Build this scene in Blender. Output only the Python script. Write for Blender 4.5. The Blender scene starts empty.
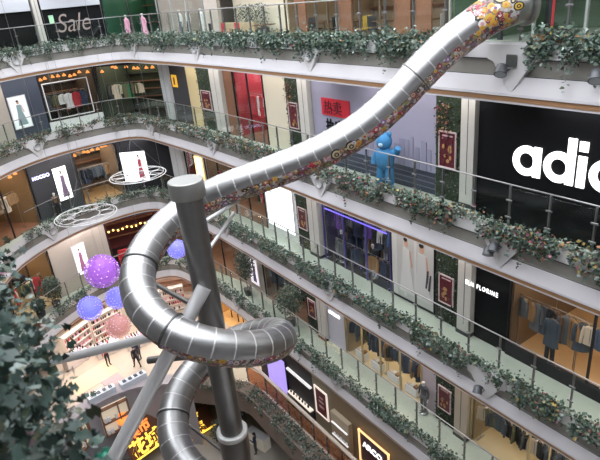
import bpy, math, random
import numpy as np
from mathutils import Vector, Matrix
random.seed(7)
rng = np.random.default_rng(11)
PI = math.pi
scene = bpy.context.scene
COL = scene.collection

# ------------------------------------------------------------------ materials
MATS = {}
def pm(name, col, rough=0.5, metal=0.0, emit=None, es=0.0, noise=0.0, nscale=8.0, bump=0.0, attr=None, spec=None):
    if name in MATS: return MATS[name]
    m = bpy.data.materials.new(name); m.use_nodes = True
    nt = m.node_tree; b = nt.nodes['Principled BSDF']
    b.inputs['Base Color'].default_value = (*col, 1)
    b.inputs['Roughness'].default_value = rough
    b.inputs['Metallic'].default_value = metal
    if spec is not None: b.inputs['Specular IOR Level'].default_value = spec
    if emit:
        b.inputs['Emission Color'].default_value = (*emit, 1)
        b.inputs['Emission Strength'].default_value = es
    if noise or bump:
        tc = nt.nodes.new('ShaderNodeTexCoord'); n = nt.nodes.new('ShaderNodeTexNoise')
        n.inputs['Scale'].default_value = nscale; n.inputs['Detail'].default_value = 6
        nt.links.new(tc.outputs['Object'], n.inputs['Vector'])
        if noise:
            mx = nt.nodes.new('ShaderNodeMix'); mx.data_type = 'RGBA'
            mx.inputs[6].default_value = (*[max(0, c * (1 - noise)) for c in col], 1)
            mx.inputs[7].default_value = (*[min(1, c * (1 + noise)) for c in col], 1)
            nt.links.new(n.outputs['Fac'], mx.inputs[0]); nt.links.new(mx.outputs[2], b.inputs['Base Color'])
        if bump:
            bp = nt.nodes.new('ShaderNodeBump'); bp.inputs['Strength'].default_value = bump
            nt.links.new(n.outputs['Fac'], bp.inputs['Height']); nt.links.new(bp.outputs['Normal'], b.inputs['Normal'])
    if attr:
        a = nt.nodes.new('ShaderNodeAttribute'); a.attribute_name = attr
        nt.links.new(a.outputs['Color'], b.inputs['Base Color'])
    MATS[name] = m
    return m

def glass_mat(name, tint, gloss=0.12, trans=1.0):
    m = bpy.data.materials.new(name); m.use_nodes = True; nt = m.node_tree
    nt.nodes.remove(nt.nodes['Principled BSDF'])
    out = nt.nodes['Material Output']
    t = nt.nodes.new('ShaderNodeBsdfTransparent'); t.inputs[0].default_value = (*tint, 1)
    g = nt.nodes.new('ShaderNodeBsdfGlossy'); g.inputs['Roughness'].default_value = 0.03
    g.inputs[0].default_value = (.9, .95, .95, 1)
    f = nt.nodes.new('ShaderNodeLayerWeight'); f.inputs[0].default_value = .5
    pw = nt.nodes.new('ShaderNodeMath'); pw.operation = 'POWER'; pw.inputs[1].default_value = 4.5
    mm = nt.nodes.new('ShaderNodeMath'); mm.operation = 'MULTIPLY_ADD'; mm.inputs[1].default_value = .7; mm.inputs[2].default_value = gloss * .3
    nt.links.new(f.outputs['Facing'], pw.inputs[0]); nt.links.new(pw.outputs[0], mm.inputs[0])
    mx = nt.nodes.new('ShaderNodeMixShader')
    nt.links.new(mm.outputs[0], mx.inputs[0]); nt.links.new(t.outputs[0], mx.inputs[1]); nt.links.new(g.outputs[0], mx.inputs[2])
    nt.links.new(mx.outputs[0], out.inputs[0])
    MATS[name] = m
    return m

white_panel = pm('white_fascia', (.64, .63, .64), .45, noise=.05, nscale=1.5)
lip_white = pm('lip_white', (.64, .62, .65), .4, noise=.06, nscale=1.2)
grey_recess = pm('grey_recess', (.29, .28, .255), .55, noise=.10, nscale=2.5)
brown_trim = pm('brown_trim', (.36, .20, .10), .5)
soffit_m = pm('soffit', (.6, .58, .55), .6)
floor_tile = pm('floor_tile', (.38, .41, .36), .3, noise=.08, nscale=3)
floor_far = pm('floor_beige', (.45, .38, .31), .35, noise=.10, nscale=2)
floor_ground = pm('floor_ground', (.36, .33, .29), .35, noise=.1, nscale=2)
ledge_m = pm('planter_ledge', (.40, .34, .28), .6)
copper = pm('copper_planter', (.30, .15, .06), .45)
rail_steel = pm('rail_steel', (.30, .305, .31), .3, .9)
post_m = pm('post_steel', (.20, .20, .20), .35, .7)
steel = pm('slide_steel', (.385, .385, .39), .38, 1.0, noise=.10, nscale=6, bump=.03)
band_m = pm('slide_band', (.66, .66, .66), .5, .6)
ring_dark = pm('clamp_dark', (.12, .12, .12), .4, .8)
col_steel = pm('column_steel', (.19, .185, .18), .36, .9, noise=.15, nscale=3)
cap_steel = pm('cap_steel', (.30, .30, .29), .40, .8, noise=.08, nscale=4)
pipe_steel = pm('pipe_steel', (.66, .66, .67), .38, .6)
glass_m = glass_mat('rail_glass', (.955, .985, .97), .04)
shop_glass = glass_mat('shop_glass', (.985, .99, .99), .03)
black = pm('black_panel', (.006, .0065, .008), .5, spec=.15)
dark = pm('dark_panel', (.022, .022, .026), .5, spec=.2)
charcoal = pm('charcoal', (.055, .055, .062), .5, spec=.25)
cream = pm('cream_wall', (.62, .56, .45), .6)
wall_beige = pm('wall_beige', (.42, .37, .33), .7, noise=.05)
wall_grey = pm('wall_grey', (.75, .75, .76), .7, noise=.05)  # pale so that the unseen shell walls bounce more light
pil_m = pm('pilaster', (.52, .50, .47), .5, noise=.06, nscale=3)
wood_brown = pm('wood_brown', (.20, .09, .05), .5, noise=.25, nscale=5)
white_m = pm('white_gloss', (.75, .75, .76), .4)
white_lit = pm('white_lit', (.8, .8, .8), .5, emit=(1, .97, .92), es=.4)
letter_lit = pm('letter_lit', (.9, .9, .9), .5, emit=(1, 1, 1), es=1.6)
warm_lit = pm('warm_lit', (.9, .8, .6), .5, emit=(1, .84, .60), es=20.0)
cool_lit = pm('cool_lit', (.9, .9, .9), .5, emit=(.95, .97, 1), es=28.0)
gold_glow = pm('gold_glow', (.6, .4, .1), .4, emit=(1, .6, .15), es=4)
purple_lit = pm('purple_lit', (.3, .2, .7), .5, emit=(.35, .25, 1), es=16)
green_wall_m = pm('green_wall', (.022, .036, .016), .8, noise=.6, nscale=20, bump=.4)
red_m = pm('red', (.55, .02, .04), .45)
poster_red = pm('poster_red', (.10, .012, .022), .4, noise=.3, nscale=6)
leaf_m = pm('ivy_leaf', (.1, .2, .1), .6, attr='Col')
stem_m = pm('stem', (.10, .08, .05), .8)
skin_m = pm('skin', (.55, .33, .24), .55)
hair_m = pm('hair', (.02, .015, .012), .6)
COLS = {
 'black': (.015, .015, .02), 'navy': (.03, .045, .09), 'charcoal': (.06, .065, .075), 'grey': (.13, .135, .145), 'white': (.7, .69, .68),
 'camel': (.32, .18, .08), 'brown': (.13, .07, .04), 'red': (.45, .03, .04), 'denim': (.07, .10, .16), 'cream': (.62, .52, .40),
 'slate': (.06, .08, .105), 'olive': (.13, .13, .06), 'pink': (.75, .35, .5), 'purple': (.16, .07, .35), 'blue': (.06, .20, .42), 'orange': (.75, .25, .05), 'yellow': (.8, .55, .08), 'green': (.04, .2, .09)}
def cm(c): return pm('cloth_' + c, COLS[c], .8)

# ------------------------------------------------------------------ mesh builder
class MB:
    def __init__(s): s.v = []; s.f = []; s.mi = []; s.sm = []
    def add(s, vs, fs, mi=0, M=None, smooth=False):
        o = len(s.v)
        for p in vs:
            p = Vector(p)
            s.v.append(tuple(M @ p if M is not None else p))
        for f in fs: s.f.append(tuple(i + o for i in f)); s.mi.append(mi); s.sm.append(smooth)
        return s
    def box(s, x0, x1, y0, y1, z0, z1, mi=0, M=None, bev=0):
        if bev:
            b = bev
            vs = []
            for (z, i) in ((z0, b), (z0 + b, 0), (z1 - b, 0), (z1, b)):
                vs += [(x0 + i, y0 + i, z), (x1 - i, y0 + i, z), (x1 - i, y1 - i, z), (x0 + i, y1 - i, z)]
            fs = [(3, 2, 1, 0), (12, 13, 14, 15)]
            for r in range(3):
                for k in range(4):
                    a = r * 4 + k; c = r * 4 + (k + 1) % 4
                    fs.append((a, c, c + 4, a + 4))
            return s.add(vs, fs, mi, M)
        vs = [(x0, y0, z0), (x1, y0, z0), (x1, y1, z0), (x0, y1, z0), (x0, y0, z1), (x1, y0, z1), (x1, y1, z1), (x0, y1, z1)]
        return s.add(vs, [(3, 2, 1, 0), (4, 5, 6, 7), (0, 1, 5, 4), (1, 2, 6, 5), (2, 3, 7, 6), (3, 0, 4, 7)], mi, M)
    def tube(s, pts, rs, n=10, mi=0, M=None, cap=True, smooth=True, flat=1.0):
        pts = [Vector(p) for p in pts]
        if not hasattr(rs, '__len__'): rs = [rs] * len(pts)
        vs = []; up = None
        for i, p in enumerate(pts):
            t = (pts[min(i + 1, len(pts) - 1)] - pts[max(i - 1, 0)]).normalized()
            if up is None:
                up = Vector((0, 0, 1)) if abs(t.z) < .9 else Vector((0, 1, 0))
            a = t.cross(up)
            if a.length < 1e-5: a = t.cross(Vector((1, 0.1, 0)))
            a.normalize(); b = a.cross(t).normalized(); up = b
            for k in range(n):
                an = 2 * PI * k / n
                vs.append(p + (a * math.cos(an) + b * math.sin(an) * flat) * rs[i])
        fs = []
        for i in range(len(pts) - 1):
            for k in range(n):
                fs.append((i * n + k, i * n + (k + 1) % n, (i + 1) * n + (k + 1) % n, (i + 1) * n + k))
        s.add(vs, fs, mi, M, smooth)
        if cap:
            o = len(vs)
            s.add(vs[:n], [tuple(range(n))], mi, M); s.add(vs[-n:], [tuple(reversed(range(n)))], mi, M)
        return s
    def lathe(s, prof, n=24, mi=0, M=None, smooth=True, ex=1.0):
        vs = []
        for (r, z) in prof:
            for k in range(n):
                a = 2 * PI * k / n; vs.append((r * math.cos(a), r * math.sin(a) * ex, z))
        fs = []
        for i in range(len(prof) - 1):
            for k in range(n):
                fs.append((i * n + k, i * n + (k + 1) % n, (i + 1) * n + (k + 1) % n, (i + 1) * n + k))
        s.add(vs, fs, mi, M, smooth)
        s.add(vs[:n], [tuple(reversed(range(n)))], mi, M); s.add(vs[-n:], [tuple(range(n))], mi, M)
        return s
    def ball(s, c, r, n=12, mi=0, M=None, sc=(1, 1, 1)):
        vs = []; m = n // 2
        for i in range(m + 1):
            th = PI * i / m
            for k in range(n):
                a = 2 * PI * k / n
                vs.append((c[0] + sc[0] * r * math.sin(th) * math.cos(a), c[1] + sc[1] * r * math.sin(th) * math.sin(a), c[2] - sc[2] * r * math.cos(th)))
        fs = [(i * n + k, i * n + (k + 1) % n, (i + 1) * n + (k + 1) % n, (i + 1) * n + k) for i in range(m) for k in range(n)]
        return s.add(vs, fs, mi, M, True)
    def prism(s, poly, y0, y1, mi=0, M=None):
        # poly in (x,z), extruded along y
        n = len(poly)
        vs = [(x, y0, z) for x, z in poly] + [(x, y1, z) for x, z in poly]
        fs = [tuple(range(n)), tuple(reversed(range(n, 2 * n)))]
        for k in range(n): fs.append((k, k + n, (k + 1) % n + n, (k + 1) % n))
        return s.add(vs, fs, mi, M)
    def mesh(s, name, mats):
        me = bpy.data.meshes.new(name)
        me.from_pydata(s.v, [], s.f)
        if not isinstance(mats, (list, tuple)): mats = [mats]
        for m in mats: me.materials.append(m)
        me.polygons.foreach_set('material_index', s.mi)
        me.polygons.foreach_set('use_smooth', s.sm)
        me.update()
        return me
    def build(s, name, mats, parent=None, loc=None, rz=0):
        return mesh_obj(name, s.mesh(name, mats), parent, loc, rz)

def mesh_obj(name, me, parent=None, loc=None, rz=0):
    o = bpy.data.objects.new(name, me); COL.objects.link(o)
    if parent: o.parent = parent
    if loc is not None: o.location = loc
    o.rotation_euler = (0, 0, rz)
    return o
def tag(o, label=None, cat=None, group=None, kind=None):
    if label: o['label'] = label
    if cat: o['category'] = cat
    if group: o['group'] = group
    if kind: o['kind'] = kind
    return o
def empty(name, loc=(0, 0, 0), rz=0, label=None, cat=None, group=None):
    o = bpy.data.objects.new(name, None); o.empty_display_size = .1
    COL.objects.link(o); o.location = loc; o.rotation_euler = (0, 0, rz)
    return tag(o, label, cat, group)
KIDS = {}
def children(o): return [c for c in COL.objects if c.parent == o]
def copy_tree(o, parent=None):
    c = o.copy(); COL.objects.link(c); c.parent = parent
    for ch in KIDMAP(o): copy_tree(ch, c)
    return c
def KIDMAP(o): return list(o.children)

def text_mesh(txt, size, depth=.02, bold=0.0, spc=1.0):
    cu = bpy.data.curves.new('txt', 'FONT'); cu.body = txt; cu.size = size; cu.extrude = depth; cu.offset = bold; cu.space_character = spc
    ob = bpy.data.objects.new('txt', cu); COL.objects.link(ob)
    bpy.context.view_layer.update()
    dg = bpy.context.evaluated_depsgraph_get()
    me = bpy.data.meshes.new_from_object(ob.evaluated_get(dg))
    bpy.data.objects.remove(ob)
    # font lies in xy -> stand it in xz
    me.transform(Matrix.Rotation(PI / 2, 4, 'X'))
    return me

# ------------------------------------------------------------------ plan of the atrium
BASE = [(-6, -12.15), (24, -12.15), (29, -12.0), (33, -11.7), (35.9, -11.35), (36.8, -10.5), (37, -9), (36.8, -7), (36.3, -5.4), (35.4, -3.8), (34, -2.3), (32.3, -1.2), (29.5, 0.0), (26, 1.2), (20, 2.6), (12, 3.5)]
KS = {'A': 0, 'B': 0, 'C': .9, 'D': 1.8, 'E': 1.8}
FZ = {'A': 25.0, 'B': 20.0, 'C': 15.0, 'D': 10.0, 'E': 5.0}
def catmull(pts, start=1, n=8):
    out = [pts[0]]
    for i in range(start, len(pts) - 1):
        p0 = pts[i - 1] if i > start else 2 * pts[start] - pts[start + 1]
        p1, p2, p3 = pts[i], pts[i + 1], pts[min(i + 2, len(pts) - 1)]
        for t in np.linspace(0, 1, n, endpoint=False):
            out.append(.5 * ((2 * p1) + (p2 - p0) * t + (2 * p0 - 5 * p1 + 4 * p2 - p3) * t * t + (3 * p1 - p0 - 3 * p2 + p3) * t ** 3))
    out.append(pts[-1])
    return np.array(out)
PATHS = {}
def path(k):
    if k not in PATHS:
        pts = []
        for x, y in BASE:
            if x > 30: x -= KS[k] * min(1, (x - 30) / 5)
            pts.append((x, y))
        out = catmull(np.array(pts, float))
        s = np.r_[0, np.cumsum(np.hypot(*np.diff(out, axis=0).T))] - 6.0
        PATHS[k] = (out, s)
    return PATHS[k]
def W(k, s, n=0.0):
    out, S = path(k)
    x = np.interp(s, S, out[:, 0]); y = np.interp(s, S, out[:, 1]); e = .15
    dx = np.interp(s + e, S, out[:, 0]) - np.interp(s - e, S, out[:, 0]); dy = np.interp(s + e, S, out[:, 1]) - np.interp(s - e, S, out[:, 1])
    l = np.hypot(dx, dy) + 1e-9
    return float(x + n * dy / l), float(y - n * dx / l)
def smax(k): return float(path(k)[1][-1])
class Bay:
    """local frame: x to the viewer's right along the wall, y into the shop, z up from the floor"""
    def __init__(s, k, sl, sr, n=1.65, xy=None):
        a = Vector((*(W(k, sl, n) if xy is None else xy[0]), 0)); b = Vector((*(W(k, sr, n) if xy is None else xy[1]), 0))
        s.o = Vector((a.x, a.y, FZ[k])); s.w = (b - a).length; s.rz = math.atan2(b.y - a.y, b.x - a.x); s.k = k; s.sl = sl
    def p(s, x, y=0, z=0):
        c, n = math.cos(s.rz), math.sin(s.rz)
        return Vector((s.o.x + x * c - y * n, s.o.y + x * n + y * c, s.o.z + z))
def struct(mb, name, mats, **k):
    o = mb.build(name, mats, **k); o['kind'] = 'structure'; return o

TRIMN = [0]
def trim_name():
    TRIMN[0] += 1; return 'trim_%d' % TRIMN[0]

def strip(k, s0, s1, prof, step=.5):
    """prof: list of (n,z) ; returns verts, faces of a ruled sweep along the path"""
    ss = np.arange(s0, s1 + 1e-6, step); vs = []; fs = []; m = len(prof)
    for s in ss:
        for n, z in prof:
            x, y = W(k, s, n); vs.append((x, y, z))
    for i in range(len(ss) - 1):
        for j in range(m - 1):
            a = i * m + j; fs.append((a, a + 1, a + m + 1, a + m))
    return vs, fs

# E level plan: its own opening, wider than the ones above
E_EDGE = [(-4, -10.5), (24.1, -10.5), (24.9, -10.1), (27.2, -8.4), (28.7, -6.7), (29.45, -5.2), (29.55, -3.4), (29.0, -1.6), (27.5, 0.2), (24, 1.8), (16, 3.0)]
eo = catmull(np.array(E_EDGE, float)); es_ = np.r_[0, np.cumsum(np.hypot(*np.diff(eo, axis=0).T))] - 4.0
PATHS['X'] = (eo, es_); FZ['X'] = 5.0; KS['X'] = 0

# ------------------------------------------------------------------ slabs, fascias
LEVELS = ['A', 'B', 'C', 'D']
ORD = {'A': 'top', 'B': 'second', 'C': 'third', 'D': 'fourth', 'E': 'fifth', 'X': 'fifth'}
for k in LEVELS:
    f = FZ[k]; zb = f - 1.3; sm_ = smax(k) - 1
    v, fa = strip(k, -5.5, sm_, [(.06, f + .10), (.42, f + .10), (.42, f - .3), (9.5, f - .3)]); mb = MB().add(v, fa)
    struct(mb, 'floor', floor_tile)
    v, fa = strip(k, -5.5, sm_, [(9.5, zb), (.12, zb)]); mb = MB().add(v, fa)
    struct(mb, 'ceiling', soffit_m)
    mb = MB()
    v, fa = strip(k, -5.5, sm_, [(.05, zb - .04), (.03, zb - .04), (.03, zb + .10), (.02, zb + .10)]); mb.add(v, fa, 3)
    v, fa = strip(k, -5.5, sm_, [(.12, zb), (.09, zb - .10), (.05, zb - .10), (.05, zb - .04)]); mb.add(v, fa, 0)
    v, fa = strip(k, -5.5, sm_, [(.0795, zb + .575), (.0795, zb + .597)]); mb.add(v, fa, 4)
    v, fa = strip(k, -5.5, sm_, [(.1245, zb + .985), (.045, zb + .985), (.045, zb + 1.005)]); mb.add(v, fa, 4)
    v, fa = strip(k, -5.5, sm_, [(.02, zb + .10), (-.02, zb + .10), (-.02, zb + .17), (.08, zb + .58)]); mb.add(v, fa, 0)
    v, fa = strip(k, -5.5, sm_, [(.08, zb + .58), (.15, zb + .59), (.13, zb + 1.0)]); mb.add(v, fa, 1)
    v, fa = strip(k, -5.5, sm_, [(.13, zb + 1.0), (.05, zb + 1.01), (.05, f + .10)]); mb.add(v, fa, 2)
    struct(mb, trim_name(), [lip_white, grey_recess, white_panel, brown_trim, charcoal])
# E slab
f = FZ['E']
v, fa = strip('X', 28, smax('X') - .5, [(.03, 0), (.03, f - .12), (-.05, f - .12), (-.05, f + .06), (.9, f + .06), (.9, f)])
struct(MB().add(v, fa), 'wall_far', pm('mauve_wall', (.30, .28, .31), .6, noise=.06))
v, fa = strip('X', -3.5, 28, [(.04, f - 1.45), (.04, f - .1), (0, f - .1), (0, f + .12), (.9, f + .12), (.9, f + .02)])
struct(MB().add(v, fa), trim_name(), pm('fascia_brown', (.16, .12, .10), .6, noise=.1))
v, fa = strip('X', -3.5, smax('X') - .5, [(.9, f), (14.0, f)], .5)
# clip the deck so far offsets do not fold: build deck as triangle fan to outer rectangle
ss = np.arange(-3.5, smax('X') - .5, .5)
vs = []; fs = []
for s in ss:
    a = W('X', s, .9); vs.append((*a, f))
    # outward to a big rounded outline
    if a[1] < -8.5 and a[0] < 24: b = (a[0], -22)
    else:
        d = Vector((a[0] - 22, a[1] + 6)); d.normalize(); b = (22 + d.x * 30, -6 + d.y * 26)
    vs.append((*b, f))
fs = [(2 * i, 2 * i + 1, 2 * i + 3, 2 * i + 2) for i in range(len(ss) - 1)]
mb = MB().add(vs, fs); mb.add([(x, y, z - 1.4) for x, y, z in vs], fs)
struct(mb, 'floor', floor_far)
# ground
struct(MB().box(-10, 60, -30, 22, -.2, 0), 'floor', floor_ground)
# roof-level ceiling over the top walkway and its shops
v, fa = strip('A', -5.5, smax('A') - 1, [(.3, 29.4), (.3, 28.7), (9.5, 28.7)]); struct(MB().add(v, fa), 'ceiling', soffit_m)
# building on the camera's side; unseen outer shell added to block side light
mb = MB(); mb.box(-12, -11.7, -30, 22, 0, 32); struct(mb, 'wall_back', wall_grey)
mb = MB(); mb.box(-12, 60, 21.7, 22, 0, 32); struct(mb, 'wall_left', wall_grey)
mb = MB(); mb.box(-12, 60, -30.3, -30, 0, 32); struct(mb, 'wall_right', wall_grey)
mb = MB(); mb.box(60, 60.3, -30, 22, 0, 32); struct(mb, 'wall_far', wall_grey)
for f in (25, 20, 15, 10):   # near-side galleries, seen only in reflections and from other positions
    mb = MB(); mb.box(-11.7, -1.6, -12, 21, f - 1.3, f, bev=.03); mb.box(-1.6, 7.5, .75, 21, f - 1.3, f, bev=.03)
    struct(mb, 'floor', white_panel)

# V shaped bracket plates
def bracket(k, s):
    f = FZ[k]; zb = f - 1.3
    x, y = W(k, s, 0); b = Bay(k, s + .7, s - .7, 0.0)
    M = Matrix.Translation(b.o) @ Matrix.Rotation(b.rz, 4, 'Z')
    c = b.w / 2
    mb = MB().prism([(c - .72, -.30), (c - .55, -.36), (c - .06, -1.06), (c + .06, -1.06), (c + .55, -.36), (c + .72, -.30), (c + .72, .06), (c - .72, .06)], -.02, .16)
    o = struct(mb, trim_name(), white_panel); o.matrix_world = M
    return b, M, c
BR = {'A': (8.49, 17.1, 26.9, 34.9, 42.85), 'B': (8.5, 17.08, 26.8, 34.7, 43.1), 'C': (8.75, 17.1, 26.9, 43), 'D': (8.7, 17.1, 26.9)}
emb_m = pm('emblem', (.45, .45, .46), .4)
WHERE = {8.49: 'right of the slide mouth', 17.1: 'left of the slide', 26.9: 'at its middle', 34.9: 'at the far corner', 42.85: 'at its left end'}
for k, ls in BR.items():
    for i, s in enumerate(ls):
        b, M, c = bracket(k, s)
        if i >= 1:
            mb = MB()
            Mr = Matrix.Translation((c, -.05, -.42)) @ Matrix.Rotation(PI / 2, 4, 'X')
            mb.lathe([(.24, -.03), (.27, 0), (.25, .04), (.19, .045), (.18, .01), (.0001, .01)], 28, 0, Mr)
            o = mb.build('emblem_disc', emb_m, None, b.o, b.rz)
            tag(o, 'round grey emblem on the %s balcony edge, %s bracket from the right' % (ORD[k], ['first', 'second', 'third', 'fourth', 'fifth'][i]), 'emblem', 'round emblems on the balcony brackets')

# ------------------------------------------------------------------ railings
pmb = MB().box(-.02, .02, -.035, .035, 0, 1.30, bev=.006)
pmb.box(-.045, .045, -.06, .06, 0, .03)
post_me = pmb.mesh('post', post_m)
clamp_me = MB().box(-.09, .09, .02, .05, 0, .05, bev=.005).mesh('glass_clamp', rail_steel)
def railing(k, s0, s1, n, zoff=0.0, hand_r=.024, step=1.2, hand_m=None, gm=None, phase=7.35, h=1.33):
    f = FZ[k] + zoff
    root = empty('glass_railing', (*W(k, 12, n), f), 0, 'glass railing with steel posts and handrail along the %s balcony down' % {'A': 'topmost', 'B': 'second', 'C': 'third', 'D': 'fourth', 'X': 'lowest'}[k], 'railing', 'glass balcony railings')
    L = Vector(root.location)
    pts = []
    for s in np.arange(s0, s1, .4):
        pts.append(Vector((*W(k, s, n), f + h)) - L)
    MB().tube(pts, hand_r, 8).build('handrail', hand_m or rail_steel, root)
    ps = [s for s in phase + step * np.arange(-20, 60) if s0 <= s <= s1]
    for i, s in enumerate(ps):
        a = Vector((*W(k, s, n), f)); t = Vector((*W(k, s + .1, n), f)) - a
        rz = math.atan2(t.y, t.x)
        po = mesh_obj('post', post_me, root, a - L, rz); mesh_obj('glass_clamp', clamp_me, po, (0, 0, .85)); mesh_obj('glass_clamp', clamp_me, po, (0, 0, .35))
        if i + 1 < len(ps):
            b = Vector((*W(k, ps[i + 1], n), f)); d = b - a; w = d.length; rg = math.atan2(d.y, d.x)
            mb = MB().box(.05, w - .05, -.006, .006, .06, h - .10)
            mb.build('glass_panel', (gm if s < 23.5 else None) or glass_m, root, a - L, rg)
    return root
for k in LEVELS: railing(k, -3, 46.5 if k in 'AB' else 44.5, .36)
orange_reflection_glass = glass_mat('orange_reflection_glass', (.78, .55, .42), .25)  # the orange that the glass reflects is put into its tint
beige_rail = pm('beige_rail', (.55, .47, .40), .4)
rE = railing('X', -3, 28, 1.05, hand_r=.10, hand_m=beige_rail, gm=orange_reflection_glass, phase=.6)

# ------------------------------------------------------------------ leaves
def leaves_object(name, P, size, cols, droop=.6, parent=None, ivy=False):
    """P (N,3) positions; size (N,); cols (N,3). Each leaf is a pair of folded lobes."""
    N = len(P)
    a = rng.uniform(0, 2 * PI, N); el = rng.uniform(-1.2, .5, N) * droop + rng.normal(0, .35, N)
    d = np.stack([np.cos(a) * np.cos(el), np.sin(a) * np.cos(el), np.sin(el)], 1)
    r = rng.normal(0, 1, (N, 3)); sd = np.cross(d, r); sd /= np.linalg.norm(sd, axis=1)[:, None] + 1e-9
    nr = np.cross(sd, d)
    sz = size[:, None]
    if ivy:
        V = np.stack([P, P + sz * (.1 * d + .42 * sd + .10 * nr), P + sz * (.40 * d + .20 * sd + .06 * nr), P + sz * (.55 * d + .50 * sd + .08 * nr), P + sz * (1.0 * d - .05 * nr),
                      P + sz * (.55 * d - .50 * sd + .08 * nr), P + sz * (.40 * d - .20 * sd + .06 * nr), P + sz * (.1 * d - .42 * sd + .10 * nr), P + sz * (.5 * d)], 1)
        F0 = np.array([(0, 1, 2, 8), (8, 2, 3, 4), (8, 4, 5, 6), (0, 8, 6, 7)]); nv = 9
    else:
        V = np.stack([P, P + sz * (.5 * d + .38 * sd + .10 * nr), P + sz * d, P + sz * (.5 * d - .38 * sd + .10 * nr)], 1)
        F0 = np.array([(0, 1, 2), (0, 2, 3)]); nv = 4
    F = (F0[None] + (np.arange(N) * nv)[:, None, None]).reshape(-1, F0.shape[1])
    me = bpy.data.meshes.new(name)
    me.vertices.add(N * nv); me.vertices.foreach_set('co', V.reshape(-1).astype('f'))
    nl = F.size; me.loops.add(nl); me.loops.foreach_set('vertex_index', F.reshape(-1).astype('i'))
    me.polygons.add(len(F)); me.polygons.foreach_set('loop_start', (np.arange(len(F)) * F0.shape[1]).astype('i'))
    me.update(calc_edges=True)
    ca = me.color_attributes.new('Col', 'FLOAT_COLOR', 'POINT')
    c4 = np.concatenate([np.repeat(cols, nv, 0), np.ones((N * nv, 1))], 1)
    ca.data.foreach_set('color', c4.reshape(-1).astype('f'))
    me.materials.append(leaf_m)
    me.validate()
    return mesh_obj(name, me, parent)
GREENS = np.array([(.055, .10, .07), (.08, .13, .10), (.14, .19, .16), (.035, .06, .045), (.30, .36, .33), (.09, .12, .06), (.15, .15, .08)])
WARM = np.array([(.28, .07, .08), (.40, .18, .08), (.30, .12, .16), (.45, .34, .10)])
def leaf_cols(N, warm=0.0):
    c = GREENS[rng.choice(len(GREENS), N, p=[.24, .22, .16, .16, .10, .07, .05])] * rng.uniform(.7, 1.3, (N, 1))
    w = rng.random(N) < warm
    c[w] = WARM[rng.integers(0, len(WARM), w.sum())] * rng.uniform(.7, 1.2, (w.sum(), 1))
    return np.clip(c, 0, 1)
def ivy(k, s0, s1, label, warm, n0=-.08, wide=.30, zt=.14, dens=1.0, gaps=(), LL=1.0, clump=-.2):
    P = []; f = FZ[k]
    s = s0
    while s < s1:
        near = 1.0 if s < 24 else .72
        s += rng.exponential(.034 / dens / near)
        if any(g0 < s < g1 for g0, g1 in gaps): continue
        big = .8 + .3 * math.sin(s * 2.3 + f) * math.sin(s * .9 + f * 1.7)
        # bushy crown
        for _ in range(8):
            n = rng.uniform(n0 - .05, n0 + wide); z = f + zt + abs(rng.normal(0, .10)) * big * 1.4 + rng.uniform(-.06, .06)
            x, y = W(k, s + rng.normal(0, .08), n); P.append((x, y, z))
        # trailing strand
        if math.sin(s * 4.1 + f * 2.0) + .8 * math.sin(s * 1.7 + f) + .5 * math.sin(s * 9.3) < clump: continue
        L = (rng.random() ** 1.7) * .72 * LL * big + .08
        if rng.random() < .03: L += .45
        z = 0; ph = rng.uniform(0, 6); nn = n0 - rng.uniform(0, .12); sx = s
        while z < L:
            z += rng.uniform(.03, .06); sx += rng.normal(0, .015)
            x, y = W(k, sx + .04 * math.sin(ph + z * 6), nn + rng.normal(0, .025)); P.append((x, y, f + zt + .02 - z))
            if z < .35:
                x, y = W(k, sx + rng.normal(0, .07), nn + rng.normal(0, .04)); P.append((x, y, f + zt - z))
    P = np.array(P); sz = rng.uniform(.065, .14, len(P))
    o = leaves_object('trailing_ivy', P, sz, leaf_cols(len(P), warm))
    tag(o, label, 'ivy', 'trailing ivy on the balcony edges', 'stuff')
ivy('A', 4.5, 46, 'grey-green ivy spilling over the topmost balcony edge under its glass railing', .01, gaps=((8.0, 9.9),), clump=-1.3)
ivy('B', 4, 46, 'ivy dotted with red and orange blossom trailing along the second balcony edge', .14, LL=.8, clump=-.7)
ivy('C', 4, 45, 'green ivy trailing along the third balcony edge from the top', .05, LL=.75, clump=-.6)
ivy('D', 4, 44, 'dark ivy trailing along the fourth balcony edge from the top', .02, dens=.8, LL=.75, clump=-.5)
ivy('X', 2, 27.5, 'dark ivy filling the wide planter of the lowest balcony', .02, n0=.10, wide=.75, dens=.9)
for i, (a, b_) in enumerate(((4.5, 8.1),)):   # copper troughs at the slide mouth
    b = Bay('A', b_, a, .10)
    mb = MB().box(0, b.w, 0, .25, .0, .26, bev=.01); mb.box(.02, b.w - .02, .03, .22, .2, .27)
    o = mb.build('planter_trough', copper, None, b.o + Vector((0, 0, -.02)), b.rz)
    tag(o, 'copper brown planter trough under the ivy right of the slide mouth', 'planter')

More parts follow.
